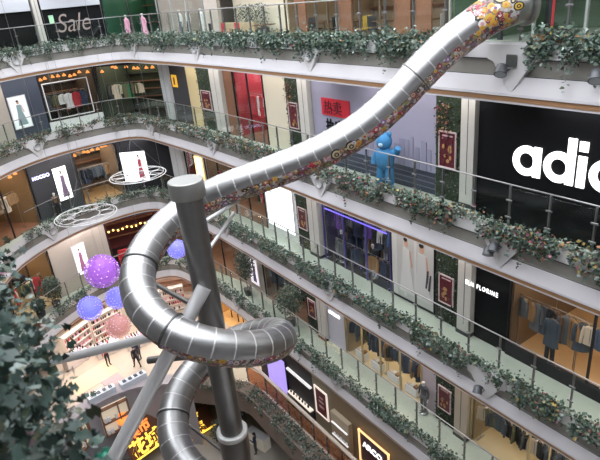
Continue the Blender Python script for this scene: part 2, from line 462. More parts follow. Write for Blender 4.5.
# foreground ivy beside the camera
N = 20000
x = rng.uniform(.9, 5.5, N)
lump = .10 * np.sin(x * 3.1 + .5) + .07 * np.sin(x * 7.7 + 1) + .05 * np.sin(x * 15.1)
ang = rng.uniform(0, 2 * PI, N); rr = np.sqrt(rng.uniform(.15, 1.15, N))
zc = 25.53 - .10 * (x - 2.4)
y = .30 + (.31 + .06 * (x < 1.9) + lump) * rr * np.cos(ang) + rng.normal(0, .03, N); z = zc - .40 + (.66 + lump) * rr * np.sin(ang)
P = np.stack([x, y, z], 1)
c = leaf_cols(N, .02) * .72 + np.array([.0, .008, .012])
o = leaves_object('trailing_ivy', P, rng.uniform(.03, .065, N), c, ivy=True)
tag(o, 'large blurred clump of green ivy leaves close by at the lower left', 'ivy', kind='stuff')
mb = MB().box(.8, 7.5, .28, .62, 24.2, 25.2, bev=.02)
tag(mb.build('planter_trough', ledge_m), 'planter trough hidden in the close ivy at the lower left', 'planter')

# ------------------------------------------------------------------ slide
SL = [(8.35, -12.45, 25.99), (8.5, -12.05, 25.93), (8.72, -11.7, 25.82), (8.95, -11.35, 25.62), (9.19, -11.02, 25.37), (9.45, -10.63, 25.04), (9.74, -10.08, 24.52), (10.02, -9.53, 23.97), (10.45, -8.82, 23.38), (11.07, -7.92, 22.87), (11.85, -6.88, 22.45), (12.45, -6.13, 22.17)]
for t in np.arange(-.55, 9.6, .25):
    SL.append((11.65 + 1.677 * math.cos(t), -4.54 + 1.677 * math.sin(t), 26.7 - 2.93 - 4.743 * (t + PI) / 2 / PI))
sl = catmull(np.array(SL), 0, 6)
sS = np.r_[0, np.cumsum(np.linalg.norm(np.diff(sl, axis=0), axis=1))]
LS = float(sS[-1]); RT = .435
def TPt(s, phi, r):
    c = np.array([np.interp(s, sS, sl[:, i]) for i in range(3)])
    a = np.array([np.interp(s + .12, sS, sl[:, i]) - np.interp(s - .12, sS, sl[:, i]) for i in range(3)]); a /= np.linalg.norm(a)
    up = np.array([0, 0, 1.]) - a * a[2]; up /= np.linalg.norm(up); sd = np.cross(a, up)
    return c + r * (math.cos(phi) * up + math.sin(phi) * sd)
slide = empty('tube_slide', (8.5, -12.05, 25.0), 0, 'long steel tube slide with flower stickers, curling around the grey column', 'slide')
SLo = np.array(slide.location)
def tube_part(name, mat, s0, s1, p0, p1, r, n=40, step=.08, closed=False):
    mb = MB(); ss = np.arange(s0, s1 + 1e-6, step); ps = np.linspace(p0, p1, n + 1)
    vs = [TPt(s, p, r) - SLo for s in ss for p in ps]
    m = n + 1
    fs = [(i * m + j, (i + 1) * m + j, (i + 1) * m + j + 1, i * m + j + 1) for i in range(len(ss) - 1) for j in range(n)]
    mb.add(vs, fs, 0, None, True)
    return mb.build(name, mat, slide)
tube_part('tube', steel, 0, LS, -PI, PI, RT)
# patterned film on the underside
film = bpy.data.materials.new('flower_film'); film.use_nodes = True; nt = film.node_tree; b = nt.nodes['Principled BSDF']
tc = nt.nodes.new('ShaderNodeTexCoord'); vo = nt.nodes.new('ShaderNodeTexVoronoi'); vo.inputs['Scale'].default_value = 15.0
cr = nt.nodes.new('ShaderNodeValToRGB'); cr.color_ramp.interpolation = 'CONSTANT'
els = [(0, (.12, .09, .08)), (.2, (.30, .04, .06)), (.32, (.22, .18, .16)), (.5, (.42, .36, .34)), (.66, (.22, .10, .14)), (.74, (.08, .07, .07)), (.84, (.38, .24, .07)), (.9, (.52, .50, .49))]
cr.color_ramp.elements[0].color = (*els[0][1], 1); cr.color_ramp.elements[1].position = els[1][0]; cr.color_ramp.elements[1].color = (*els[1][1], 1)
for p_, c_ in els[2:]:
    e = cr.color_ramp.elements.new(p_); e.color = (*c_, 1)
sx = nt.nodes.new('ShaderNodeSeparateColor')
nt.links.new(tc.outputs['Object'], vo.inputs['Vector']); nt.links.new(vo.outputs['Color'], sx.inputs[0]); nt.links.new(sx.outputs[0], cr.inputs[0])
nt.links.new(cr.outputs[0], b.inputs['Base Color']); b.inputs['Roughness'].default_value = .35
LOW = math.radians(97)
tube_part('patterned_film', film, 1.4, LS, LOW, 2 * PI - LOW, RT + .006, 28)
tube_part('mouth_film', film, .5, 1.42, -PI, PI, RT + .006, 40)
# raised seam bands
def ring(name, mat, s, r0, w, th=.0):
    mb = MB(); n = 40; vs = []; prof = [(-w / 2, r0 - .02), (-w / 2, r0 + .012 + th), (w / 2, r0 + .012 + th), (w / 2, r0 - .02)]
    for j in range(n):
        ph = 2 * PI * j / n
        for du, r in prof: vs.append(TPt(s + du, ph, r) - SLo)
    fs = [(j * 4 + q, j * 4 + q + 1, ((j + 1) % n) * 4 + q + 1, ((j + 1) % n) * 4 + q) for j in range(n) for q in range(3)]
    mb.add(vs, fs, 0, None, False); return mb.build(name, mat, slide)
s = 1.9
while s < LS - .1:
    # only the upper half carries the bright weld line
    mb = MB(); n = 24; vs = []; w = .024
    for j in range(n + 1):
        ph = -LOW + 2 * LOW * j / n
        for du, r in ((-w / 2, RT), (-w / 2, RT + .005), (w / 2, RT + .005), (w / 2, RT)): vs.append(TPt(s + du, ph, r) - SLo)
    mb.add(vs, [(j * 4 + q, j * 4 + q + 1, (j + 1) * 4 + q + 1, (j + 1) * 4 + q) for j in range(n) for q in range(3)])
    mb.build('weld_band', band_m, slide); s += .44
def s_of(pt): return float(sS[np.argmin(np.linalg.norm(sl - np.array(pt), axis=1))])
def hel(t): return (11.65 + 1.677 * math.cos(t), -4.54 + 1.677 * math.sin(t), 26.7 - 2.93 - 4.743 * (t + PI) / 2 / PI)
for s in (s_of((9.72, -10.11, 24.55)), s_of(hel(.88)), s_of(hel(2.12)), s_of(hel(7.23))):
    ring('clamp_ring', ring_dark, s, RT, .035, .02)
ring('mouth_flange', cap_steel, .12, RT + .02, .10, .06)
# stickers
SC = {'red': (.40, .02, .04), 'yellow': (.55, .34, .05), 'white': (.66, .64, .63), 'pink': (.52, .28, .32), 'black': (.02, .02, .02), 'orange': (.52, .20, .05), 'cream': (.52, .42, .26), 'purple': (.22, .12, .26), 'green': (.20, .22, .07), 'maroon': (.20, .03, .05)}
def sm2(c): return pm('sticker_' + c, SC[c], .4)
def sticker(mb, s0, ph0, kind, R, base_r, mi0=0):
    def put(poly, lift, mi):
        cu = sum(p[0] for p in poly) / len(poly); cv = sum(p[1] for p in poly) / len(poly)
        pts = [(cu, cv)] + poly; n = len(poly)
        mb.add([TPt(s0 + u, ph0 + v / RT, base_r + lift) - SLo for u, v in pts], [(0, i + 1, (i + 1) % n + 1) for i in range(n)], mi)
    def circ(u, v, r, n=14): return [(u + r * math.cos(2 * PI * i / n), v + r * math.sin(2 * PI * i / n)) for i in range(n)]
    if kind == 'eye':
        put(circ(0, 0, R, 20), .003, 0); put(circ(0, 0, R * .74, 20), .005, 1); put(circ(0, 0, R * .42, 16), .007, 0); put(circ(0, 0, R * .2, 10), .009, 1)
    elif kind == 'flower':
        for i in range(6):
            a = 2 * PI * i / 6; put(circ(R * .58 * math.cos(a), R * .58 * math.sin(a), R * .40, 10), .003 + .0006 * i, 0)
        put(circ(0, 0, R * .34, 12), .008, 1)
    elif kind == 'star':
        put([((R if i % 2 == 0 else R * .45) * math.cos(PI * i / 5), (R if i % 2 == 0 else R * .45) * math.sin(PI * i / 5)) for i in range(10)], .004, 0)
    elif kind == 'dot':
        put(circ(0, 0, R, 14), .003, 0); put(circ(0, 0, R * .5, 10), .005, 1)
    elif kind == 'cloud':
        for (u, v, r) in ((-.5, 0, .45), (0, .2, .55), (.5, 0, .42), (0, -.25, .45)): put(circ(u * R, v * R, r * R, 12), .003 + abs(u) * .001, 0)
        put(circ(0, 0, R * .3, 10), .007, 1)
rs = random.Random(5)
# some placed like in the photo on the side towards the viewer
stk = []
def side_phi():  # which side of the tube faces the camera at s
    return 0
def cam_phi(s):
    best = None
    for ph in (math.radians(115), -math.radians(115)):
        d = np.linalg.norm(TPt(s, ph, RT) - np.array([0, 0, 26.7]))
        if best is None or d < best[0]: best = (d, ph)
    return 1 if best[1] > 0 else -1
for i in range(46):      # mouth: covered all round
    s = rs.uniform(.55, 1.4); sg = cam_phi(s); stk.append((s, sg * rs.uniform(-.1, 2.5), rs.choice(['flower', 'dot', 'flower', 'cloud']), rs.uniform(.045, .09), rs.choice([('pink', 'white'), ('red', 'white'), ('yellow', 'orange'), ('white', 'pink'), ('maroon', 'pink'), ('black', 'cream'), ('orange', 'yellow')])))
sg = cam_phi(.7); stk.append((.75, sg * .75, 'eye', .16, ('black', 'cream'))); stk.append((1.15, sg * 1.5, 'flower', .13, ('yellow', 'orange'))); stk.append((.5, sg * 1.5, 'eye', .10, ('black', 'yellow'))); stk.append((.95, sg * 1.15, 'cloud', .12, ('white', 'purple')))
s = 1.5
while s < LS - 1:
    sg = cam_phi(s)
    for rowp in (math.radians(107), math.radians(128), math.radians(150)):
        if rs.random() < .9 and s < 17.5:
            kd = rs.choice(['flower', 'dot', 'star', 'flower', 'cloud', 'eye', 'flower'])
            stk.append((s + rs.uniform(-.08, .08), sg * (rowp + rs.uniform(-.1, .1)), kd, rs.uniform(.045, .085) * (1.0 if rowp < 2.3 else .8), rs.choice([('red', 'white'), ('yellow', 'orange'), ('white', 'red'), ('pink', 'white'), ('cream', 'red'), ('orange', 'white'), ('maroon', 'cream'), ('black', 'cream'), ('purple', 'white'), ('green', 'cream')])))
    s += .16
for (pt_, R_) in (((10.62, -8.55, 23.2), .15), ((10.88, -8.15, 23.0), .15)):
    s = s_of(pt_); stk.append((s, cam_phi(s) * math.radians(108), 'eye', R_, ('black', 'cream')))
s = s_of((11.2, -7.7, 22.8)); stk.append((s, cam_phi(s) * math.radians(105), 'star', .13, ('red', 'red')))
stk.sort(key=lambda q: -q[3] * (2 if q[0] < 9 else 1))
rest = {}
restmb = MB(); restmats = []
for i, (s, ph, kd, R, (c1, c2)) in enumerate(stk):
    if i < 100:
        mb = MB(); sticker(mb, s, ph, kd, R, RT + .006 + .001 * (i % 5)); o = mb.build(kd + '_sticker' if kd != 'eye' else 'ringed_sticker', [sm2(c1), sm2(c2)], slide)
        o['label'] = '%s %s sticker' % (c1, {'eye': 'ringed round', 'dot': 'round', 'flower': 'flower', 'star': 'star', 'cloud': 'blossom'}[kd])
    else:
        mb = MB(); sticker(mb, s, ph, kd, R, RT + .006 + .001 * (i % 5))
        for c_ in (c1, c2):
            if c_ not in restmats: restmats.append(c_)
        mp = [restmats.index(c1), restmats.index(c2)]
        o0 = len(restmb.v); restmb.v += mb.v; restmb.f += [tuple(q + o0 for q in f_) for f_ in mb.f]; restmb.mi += [mp[m_] for m_ in mb.mi]; restmb.sm += mb.sm
if restmb.v:
    o = restmb.build('small_stickers', [sm2(c_) for c_ in restmats], slide); o['kind'] = 'stuff'

# column and braces
CX, CY = 11.70, -4.48
colm = empty('support_column', (CX, CY, 0), 0, 'tall grey steel column with a wide round cap standing inside the slide coil', 'column')
MB().lathe([(.33, 14.9), (.33, 22.55)], 40).build('shaft', col_steel, colm)
MB().lathe([(.33, 0), (.33, 11.0), (.34, 12.9), (.44, 14.6), (.44, 15.15)], 40).build('sleeve', col_steel, colm)
MB().lathe([(.44, 15.10), (.46, 15.12), (.46, 15.24), (.44, 15.27), (.36, 15.27)], 40).build('collar', band_m, colm)
MB().lathe([(.34, 22.50), (.415, 22.50), (.43, 22.52), (.43, 22.90), (.42, 22.92), (.40, 22.925)], 48).build('cap', cap_steel, colm)
def brace(a, b, r, mat=pipe_steel, name='brace'):
    o = Vector((CX, CY, 0)); MB().tube([Vector(a) - o, Vector(b) - o], r, 20).build(name, mat, colm)
brace((11.42, -4.35, 20.2), (11.30, -.5, 15.9), .185)
brace((11.9, -4.2, 18.9), (16.4, -.9, 16.85), .135)
brace((11.98, -4.75, 21.6), (12.9, -7.1, 21.75), .055)
brace((11.95, -4.7, 20.75), (12.75, -6.1, 21.3), .05)
brace((12.0, -4.5, 19.1), (15.2, -4.25, 18.75), .075, col_steel)
brace((11.5, -4.2, 18.2), (12.95, -2.95, 17.8), .10, col_steel)
brace((11.9, -4.3, 14.2), (13.4, -3.7, 14.75), .05, col_steel)

# ------------------------------------------------------------------ people / mannequins (continuous skinned bodies)
def figure_mesh(name, mats, pose='stand', robe=False):
    """1.7 m body, facing -y, feet at z=0. mats: skin, top, legs, shoes"""
    J = {}; E = []
    def j(n, p, r): J[n] = (Vector(p), r)
    st = pose == 'walk'
    j('pel', (0, 0, .95), .145); j('waist', (0, 0, 1.10), .125); j('chest', (0, .0, 1.28), .15); j('neck0', (0, 0, 1.43), .075); j('neck', (0, -.005, 1.50), .052); j('head', (0, -.015, 1.60), .092); j('crown', (0, -.005, 1.67), .07)
    E += [('pel', 'waist'), ('waist', 'chest'), ('chest', 'neck0'), ('neck0', 'neck'), ('neck', 'head'), ('head', 'crown')]
    for sd, nm in ((-1, 'l'), (1, 'r')):
        fw = (-.22 * sd if st else 0)
        j(nm + 'hip', (.09 * sd, 0, .88), .10); j(nm + 'knee', (.10 * sd, fw * .45 - .02, .49), .062); j(nm + 'ank', (.10 * sd, fw + .02, .09), .042); j(nm + 'toe', (.11 * sd, fw - .14, .035), .036)
        E += [('pel', nm + 'hip'), (nm + 'hip', nm + 'knee'), (nm + 'knee', nm + 'ank'), (nm + 'ank', nm + 'toe')]
        bend = -.18 if (pose == 'phone' and sd == 1) else (.10 * sd if st else 0)
        j(nm + 'sh', (.18 * sd, 0, 1.40), .062); j(nm + 'elb', (.245 * sd, .02 + bend * .3, 1.12), .045)
        if pose == 'phone' and sd == 1: j(nm + 'wr', (.16 * sd, -.22, 1.24), .030); hd = Vector((-.02, -.6, .35)).normalized()
        else: j(nm + 'wr', (.255 * sd, -.03 + bend, .87), .030); hd = Vector((0, -.15, -1)).normalized()
        w = J[nm + 'wr'][0]
        j(nm + 'pal', w + hd * .07, .034)
        E += [('chest', nm + 'sh'), (nm + 'sh', nm + 'elb'), (nm + 'elb', nm + 'wr'), (nm + 'wr', nm + 'pal')]
        J[nm + '_hd'] = (hd, 0)
    names = [n for n in J if not n.endswith('_hd')]; idx = {n: i for i, n in enumerate(names)}
    me = bpy.data.meshes.new('sk'); me.from_pydata([J[n][0] for n in names], [(idx[a], idx[b]) for a, b in E], [])
    ob = bpy.data.objects.new('sk', me); COL.objects.link(ob)
    mod = ob.modifiers.new('s', 'SKIN'); sv = me.skin_vertices[0].data
    for i, n in enumerate(names):
        r = J[n][1]; sv[i].radius = (r, r * (.72 if n in ('pel', 'waist', 'chest') else 1)); sv[i].use_root = (n == 'pel')
        if n in ('pel', 'chest'): sv[i].radius = (r * 1.05, r * .72)
    ss_ = ob.modifiers.new('u', 'SUBSURF'); ss_.levels = 1; ss_.render_levels = 1
    bpy.context.view_layer.update()
    out = bpy.data.meshes.new_from_object(ob.evaluated_get(bpy.context.evaluated_depsgraph_get()))
    bpy.data.objects.remove(ob)
    mb = MB()
    vs = [v.co.copy() for v in out.vertices]
    for p in out.polygons:
        c = p.center; z = c.z; xx = abs(c.x)
        if z > 1.46: m = 0
        elif xx > .20 and z < .90: m = 0
        elif z < .075: m = 3
        elif z < .98 and xx < .2: m = 2
        else: m = 1
        mb.f.append(tuple(p.vertices)); mb.mi.append(m); mb.sm.append(True)
    mb.v = [tuple(v) for v in vs]
    bpy.data.meshes.remove(out)
    for sd, nm in ((-1, 'l'), (1, 'r')):      # fingers and thumb
        hd = J[nm + '_hd'][0]; p = J[nm + 'pal'][0]; side = Vector((0, 1, 0)) if abs(hd.z) > .8 else Vector((1, 0, 0))
        nrm = hd.cross(side).normalized()
        for q, (off, L) in enumerate(((-.024, .062), (-.008, .072), (.008, .068), (.023, .052))):
            b0 = p + side * off + hd * .015
            mb.tube([b0, b0 + hd * L * .5, b0 + hd * L * .85 + nrm * .012 * sd, b0 + hd * L + nrm * .024 * sd], [.0095, .009, .008, .005], 6)
        b0 = p - side * .025 - hd * .02
        mb.tube([b0, b0 - side * .025 + hd * .02, b0 - side * .03 + hd * .05], [.011, .010, .006], 6)
    # face: nose, ears, eyes, mouth
    mb.ball((0, -.105, 1.598), .014, 8, 0, None, (.7, 1, 1.2))
    for sd in (-1, 1):
        mb.ball((.086 * sd, -.01, 1.60), .02, 8, 0, None, (.4, .8, 1.2)); mb.ball((.032 * sd, -.094, 1.622), .010, 6, 4)
    mb.box(-.022, .022, -.104, -.095, 1.562, 1.569, 5)
    return mb.mesh(name, mats)
eye_m = pm('eye', (.03, .02, .02), .3); lip_m = pm('lip', (.45, .12, .12), .5)
def hair_mesh(long=False):
    mb = MB(); mb.ball((0, .012, 1.640), .102, 16, 0, None, (.95, 1, .82))
    if long: mb.tube([(0, .055, 1.66), (0, .075, 1.55), (0, .07, 1.42), (0, .06, 1.34)], [.08, .085, .075, .03], 12, flat=.6)
    return mb.mesh('hair', hair_m)
def person(loc, rz, top, legs, pose, label, long=False, scale=1.0, bag=None):
    r = empty('person', loc, rz, label, 'person'); r.scale = (scale,) * 3
    mesh_obj('body', figure_mesh('body', [skin_m, cm(top), cm(legs), cm('black'), eye_m, lip_m], pose), r)
    mesh_obj('hair', hair_mesh(long), r)
    return r
person((31.3, -6.35, 5.0), 1.9, 'black', 'black', 'walk', 'person in black clothes walking across the beige floor beside the cosmetics counters')
person((31.9, -6.75, 5.0), 2.2, 'navy', 'charcoal', 'stand', 'person in dark blue standing just behind the walking person in black', True)
person((32.9, -4.9, 5.0), -1.2, 'red', 'black', 'phone', 'person in a dark red top at the corner of the beige floor mat', True)
person((24.6, -9.9, 0), 1.4, 'black', 'black', 'stand', 'person in black standing at the white counter on the ground floor')
person((24.4, -10.7, 0), 2.4, 'navy', 'charcoal', 'phone', 'person in dark clothes looking down beside the person at the white ground-floor counter', True)

manq_m = pm('mannequin', (.62, .60, .58), .4)
manq_me = {}
def mannequin(b, x, y, top, legs, label, group=None, rz=0, dress=None, base=-.27):
    key = (top, legs)
    if key not in manq_me: manq_me[key] = figure_mesh('body', [manq_m, cm(top), cm(legs), manq_m, manq_m, manq_m])
    r = empty('mannequin', b.p(x, y, base), b.rz + rz, label, 'mannequin', group)
    mesh_obj('body', manq_me[key], r)
    if dress:
        MB().lathe([(.14, 1.36), (.15, 1.25), (.125, 1.08), (.17, .95), (.26, .55), (.34, .18)], 24, 0, None, True, .75).build('dress', cm(dress), r)
    MB().lathe([(.19, 0), (.19, .012), (.01, .02)], 24).build('base_plate', rail_steel, r)
    return r

# ------------------------------------------------------------------ garments on rails
def garment_mesh(kind):
    mb = MB()
    def loft(sec, n=20):     # sec: (half width, half depth, z, wob)
        vs = []
        for (a, d, z, wv) in sec:
            for k in range(n):
                an = 2 * PI * k / n
                rr = 1 + wv * math.cos(an * 5)
                vs.append((a * math.cos(an) * rr, d * math.sin(an) * rr, z))
        fs = [(i * n + k, (i + 1) * n + k, (i + 1) * n + (k + 1) % n, i * n + (k + 1) % n) for i in range(len(sec) - 1) for k in range(n)]
        mb.add(vs, fs, 0, None, True)
    if kind == 'trousers':
        loft([(.17, .035, -.08, 0), (.18, .045, -.2, 0), (.17, .05, -.36, 0)])
        for sd in (-1, 1): mb.tube([(.085 * sd, 0, -.3), (.095 * sd, 0, -.6), (.10 * sd, 0, -1.0)], [.085, .08, .075], 12, 0, None, True, True, .5)
    else:
        L = {'coat': 1.05, 'jacket': .72, 'dress': 1.15, 'shirt': .7}[kind]
        hem = {'coat': .26, 'jacket': .22, 'dress': .30, 'shirt': .21}[kind]
        loft([(.05, .04, -.05, 0), (.13, .055, -.075, 0), (.205, .06, -.13, 0), (.21, .075, -.25, .01), (.19, .075, -.45, .02), (hem * .95, .085, -L * .8, .05), (hem, .09, -L, .07)])
        if kind != 'dress':
            for sd in (-1, 1):
                mb.tube([(.19 * sd, 0, -.12), (.235 * sd, -.01, -.3), (.25 * sd, -.03, -.52), (.255 * sd, -.05, -.70)], [.055, .056, .05, .042], 10)
            mb.box(-.006, .006, -.088, -.07, -L * .9, -.12, 1)      # front opening
            mb.tube([(-.07, -.05, -.14), (-.06, .03, -.05), (.06, .03, -.05), (.07, -.05, -.14)], .018, 8, 1)   # collar
    return mb
GM = {}
def garment(kind, color):
    key = (kind, color)
    if key not in GM: GM[key] = garment_mesh(kind).mesh(kind, [cm(color), cm('charcoal')])
    return GM[key]
hmb = MB().tube([(-.17, 0, -.10), (0, 0, -.04), (.17, 0, -.10)], .008, 6); hmb.tube([(0, 0, -.04), (0, 0, .0), (.02, 0, .03), (.0, 0, .055), (-.02, 0, .035)], .004, 5)
hang_me = hmb.mesh('hanger', pm('hanger_wood', (.35, .22, .12), .5))
ORDW = ['first', 'second', 'third', 'fourth', 'fifth', 'sixth', 'seventh', 'eighth', 'ninth', 'tenth', 'eleventh', 'twelfth', 'thirteenth', 'fourteenth', 'fifteenth', 'sixteenth']
def rail(b, x0, x1, y, z, items, place, turn=.5, seed=1):
    r = random.Random(seed)
    t = empty('clothes_rail', b.p((x0 + x1) / 2, y, 0), b.rz, 'steel clothes rail in the %s' % place, 'clothes rail', 'clothes rails')
    h = (x1 - x0) / 2
    MB().tube([(-h, 0, z), (h, 0, z)], .014, 8).build('rail_bar', rail_steel, t)
    for sd in (-1, 1):
        up_ = MB().tube([(sd * h, 0, -.28), (sd * h, 0, z)], .014, 8).build('upright', rail_steel, t); MB().box(sd * h - .02, sd * h + .02, -.22, .22, -.27, -.24, bev=.004).build('foot', rail_steel, up_)
    n = len(items)
    for i, (kind, color) in enumerate(items):
        x = x0 + (x1 - x0) * (i + .5) / n + r.uniform(-.03, .03)
        g = empty('hanging_' + kind, b.p(x, y, z - .045), b.rz + turn * r.uniform(-1, 1), '%s %s in the %s, %s from left' % (color, kind, place, ORDW[i]), kind, 'clothes in the ' + place)
        mesh_obj(kind if kind != 'trousers' else 'trouser_legs', garment(kind, color), g); mesh_obj('hanger', hang_me, g)
def ritems(n, cols, kinds=('coat', 'jacket', 'shirt', 'coat'), seed=1):
    r = random.Random(seed); return [(r.choice(kinds), r.choice(cols)) for _ in range(n)]

# ------------------------------------------------------------------ wall segments, pilasters, shop units
def wall_seg(k, sl, sr, mat, h=3.7, n=1.65, th=.2, z0=-.3):
    b = Bay(k, sl, sr, n); mb = MB().box(0, b.w, 0, th, z0, h)
    struct(mb, 'wall_right' if sl < 35 else 'wall_far', mat, loc=b.o, rz=b.rz); return b
def pilaster(k, sl, sr, mat=None):
    b = Bay(k, sl, sr, 1.65); mb = MB().box(0, b.w, -.22, .3, -.3, 3.7, bev=.015); mb.box(-.02, b.w + .02, -.25, .3, -.3, -.16, 1); mb.box(b.w * .5, b.w * .5 + .02, -.226, -.2, .15, 3.6, 1)
    struct(mb, trim_name(), [mat or pil_m, charcoal], loc=b.o, rz=b.rz); return b
def printed(b, name, x0, x1, z0, z1, mat, frame_m, label, cat='poster', y=-.03, fw=.04, shapes=(), group=None):
    r = empty(name, b.p((x0 + x1) / 2, y, z0), b.rz, label, cat, group); w = (x1 - x0) / 2; h = z1 - z0
    mb = MB(); 
    for (a, c, e, g) in ((-w, w, 0, fw), (-w, w, h - fw, h), (-w, -w + fw, fw, h - fw), (w - fw, w, fw, h - fw)): mb.box(a, c, -.045, .02, e, g)
    mb.build('frame', frame_m, r)
    MB().box(-w + fw, w - fw, -.02, .015, fw, h - fw).build('print', mat, r)
    for i, (nm, m_, polys) in enumerate(shapes):
        mb = MB()
        for pl_ in polys: mb.prism([(-w + u * 2 * w, v * h) for u, v in pl_], -.026 - .0015 * i, -.018)
        mb.build(nm, m_, r)
    return r
def ell(cx, cy, rx, ry, n=14): return [(cx + rx * math.cos(2 * PI * i / n), cy + ry * math.sin(2 * PI * i / n)) for i in range(n)]
FIG = lambda cx, s: [ell(cx, .80 * 1, .055 * s, .06), [(cx - .10 * s, .72), (cx + .10 * s, .72), (cx + .13 * s, .45), (cx + .20 * s, .08), (cx - .20 * s, .08), (cx - .12 * s, .45)]]
def figure_shapes(cx, s, dressm, skinm=None):
    return [('printed_head', skinm or skin_m, [ell(cx, .80, .06 * s, .055)]), ('printed_hair', hair_m, [ell(cx - .01, .845, .06 * s, .03)]),
            ('printed_dress', dressm, [[(cx - .10 * s, .73), (cx + .10 * s, .73), (cx + .12 * s, .50), (cx + .24 * s, .10), (cx - .22 * s, .10), (cx - .12 * s, .5)]]),
            ('printed_arm', skinm or skin_m, [[(cx + .10 * s, .72), (cx + .14 * s, .70), (cx + .20 * s, .50), (cx + .16 * s, .48)]])]
def red_poster(b, x0, x1, z0, z1, label):
    gold = pm('poster_gold', (.45, .25, .10), .5)
    pr = random.Random(label)
    blobs = [ell(pr.uniform(.25, .75), pr.uniform(.15, .6), pr.uniform(.05, .10), pr.uniform(.04, .08)) for _ in range(7)]
    return printed(b, 'framed_poster', x0, x1, z0, z1, poster_red, pm('frame_pale', (.55, .45, .45), .5), label, 'poster', y=-.10,
                   shapes=[('printed_figures', gold, blobs), ('printed_title', pm('poster_pale', (.6, .4, .4), .5), [[(.2, .86), (.8, .86), (.8, .90), (.2, .90)]])], group='red posters on planted walls')
def green_wall(k, sl, sr, label, orange=True, pz=None, plabel=None):
    b = Bay(k, sl, sr, 1.65)
    r = empty('planted_wall', b.o, b.rz, label, 'green wall', 'planted wall panels')
    MB().box(0, b.w, -.06, .2, -.3, 3.7).build('backing', green_wall_m, r)
    N = 700
    P = np.stack([rng.uniform(0, b.w, N), rng.uniform(-.13, -.05, N), rng.uniform(-.3, 3.4, N)], 1)
    o = leaves_object('foliage', P, rng.uniform(.05, .10, N), leaf_cols(N, 0.0) * .42, parent=r); o['kind'] = 'stuff'
    if orange:
        N = 110; P = np.stack([rng.uniform(0, b.w * .55, N), rng.uniform(-.2, -.08, N), rng.uniform(1.9, 3.0, N)], 1)
        c = WARM[rng.integers(0, 4, N)] * .7; o = leaves_object('orange_blossom', P, rng.uniform(.06, .1, N), c, parent=r); o['kind'] = 'stuff'
    if pz: red_poster(b, b.w * .16, b.w * .80, pz[0], pz[1], plabel)
    return b
KIDLAST = [None]
BACKS = {('C', 31.2): 'warm shop behind the slide', ('C', 39.6): 'far shop left of the corner', ('C', 46.4): 'warm-lit far left shop', ('D', 18.25): 'golden fourth balcony shop', ('D', 25.9): 'shop behind the potted trees', ('D', 35.0): 'shop behind the slide coil', ('D', 45.0): 'golden far left shop', ('B', 41.1): 'shop with the white frame'}
def shop(k, sl, sr, label, wallm, floorm, lightm, depth=5.0, h=3.55, mull=2, glass=True, frame=None, back=None, lit=(3, 2), group='shop units', sill=0.0):
    F0 = 0 if k == 'E' else -.3
    b = Bay(k, sl, sr, 1.65); w = b.w
    r = empty('shop_unit', b.o, b.rz, label, 'shop', group)
    KIDLAST[0] = r
    MB().box(0, w, depth, depth + .1, F0, h).build('back_wall', back or wallm, r)
    for x in (0, w - .08): MB().box(x, x + .08, .12, depth, F0, h).build('side_wall', wallm, r)
    MB().box(0, w, .0, depth, F0 + .005, F0 + .03).build('shop_floor', floorm, r)
    MB().box(0, w, .1, depth, h, h + .08).build('shop_ceiling', wallm, r)
    fm = frame or dark
    MB().box(0, w, -.05, .15, h - .15, 3.7).build('header', fm, r)
    if sill: MB().box(0, w, -.03, .12, F0, sill).build('sill', white_m, r)
    for z in (.7, 1.25, 1.8, 2.35):
        if w > 1.3: MB().box(.1, w - .1, depth - .35, depth, z, z + .04).build('wall_shelf', wood_brown if z < 2 else fm, r)
    if (k, sl) in BACKS:
        nb = int((w - .6) / .28); rail(b, .3, .3 + nb * .28, depth * .62, 1.7, ritems(min(nb, 16), ['black', 'brown', 'charcoal', 'camel', 'navy', 'cream'], seed=len(label)), 'back of the ' + BACKS[k, sl], .9, len(label))
    nx, ny = lit
    for i in range(nx):
        for j in range(ny):
            cx = w * (i + .5) / nx; cy = .8 + (depth - 1.2) * (j + .5) / ny
            MB().box(cx - .32, cx + .32, cy - .16, cy + .16, h - .03, h - .001).build('ceiling_lamp', lightm, r)
    for i in range(mull + 1):
        x = w * i / mull; MB().box(max(0, x - .03), min(w, x + .03), -.04, .04, sill or F0, h - .15).build('mullion', fm, r)
        if glass and i < mull: MB().box(x + .03, w * (i + 1) / mull - .03, -.006, .006, sill or F0, h - .16).build('window_glass', shop_glass, r)
    return b

# ================================================================== LEVEL B
wall_seg('B', 10.3, -3, black, n=1.15)
struct(MB().box(0, .15, 0, .5, 0, 3.7), 'wall_right', black, loc=Bay('B', 10.3, 0, 1.15).o, rz=Bay('B', 10.3, 0, 1.15).rz)
b = Bay('B', 9.06, 4.0, 1.15)
sign = empty('shop_sign', b.p(0, 0, 0), b.rz, 'huge glowing white adidas letters on the black shopfront', 'sign')
def ringpoly(mb, cx, cz, ro, ri, a0=0, a1=2 * PI, n=36, y0=-.05, y1=-.01):
    vs = []; full = abs(a1 - a0 - 2 * PI) < 1e-6; m = n if full else n + 1
    for i in range(m):
        a = a0 + (a1 - a0) * i / n
        for r_, y_ in ((ro, y0), (ri, y0), (ri, y1), (ro, y1)): vs.append((cx + r_ * math.cos(a), y_, cz + r_ * math.sin(a)))
    fs = []
    for i in range(n if full else n):
        for q in range(4):
            a_ = i * 4 + q; b_ = i * 4 + (q + 1) % 4; c_ = ((i + 1) % m) * 4 + (q + 1) % 4; d_ = ((i + 1) % m) * 4 + q
            fs.append((a_, b_, c_, d_))
    mb.add(vs, fs)
zc, RO, RI, SW = 1.81, .43, .225, .225
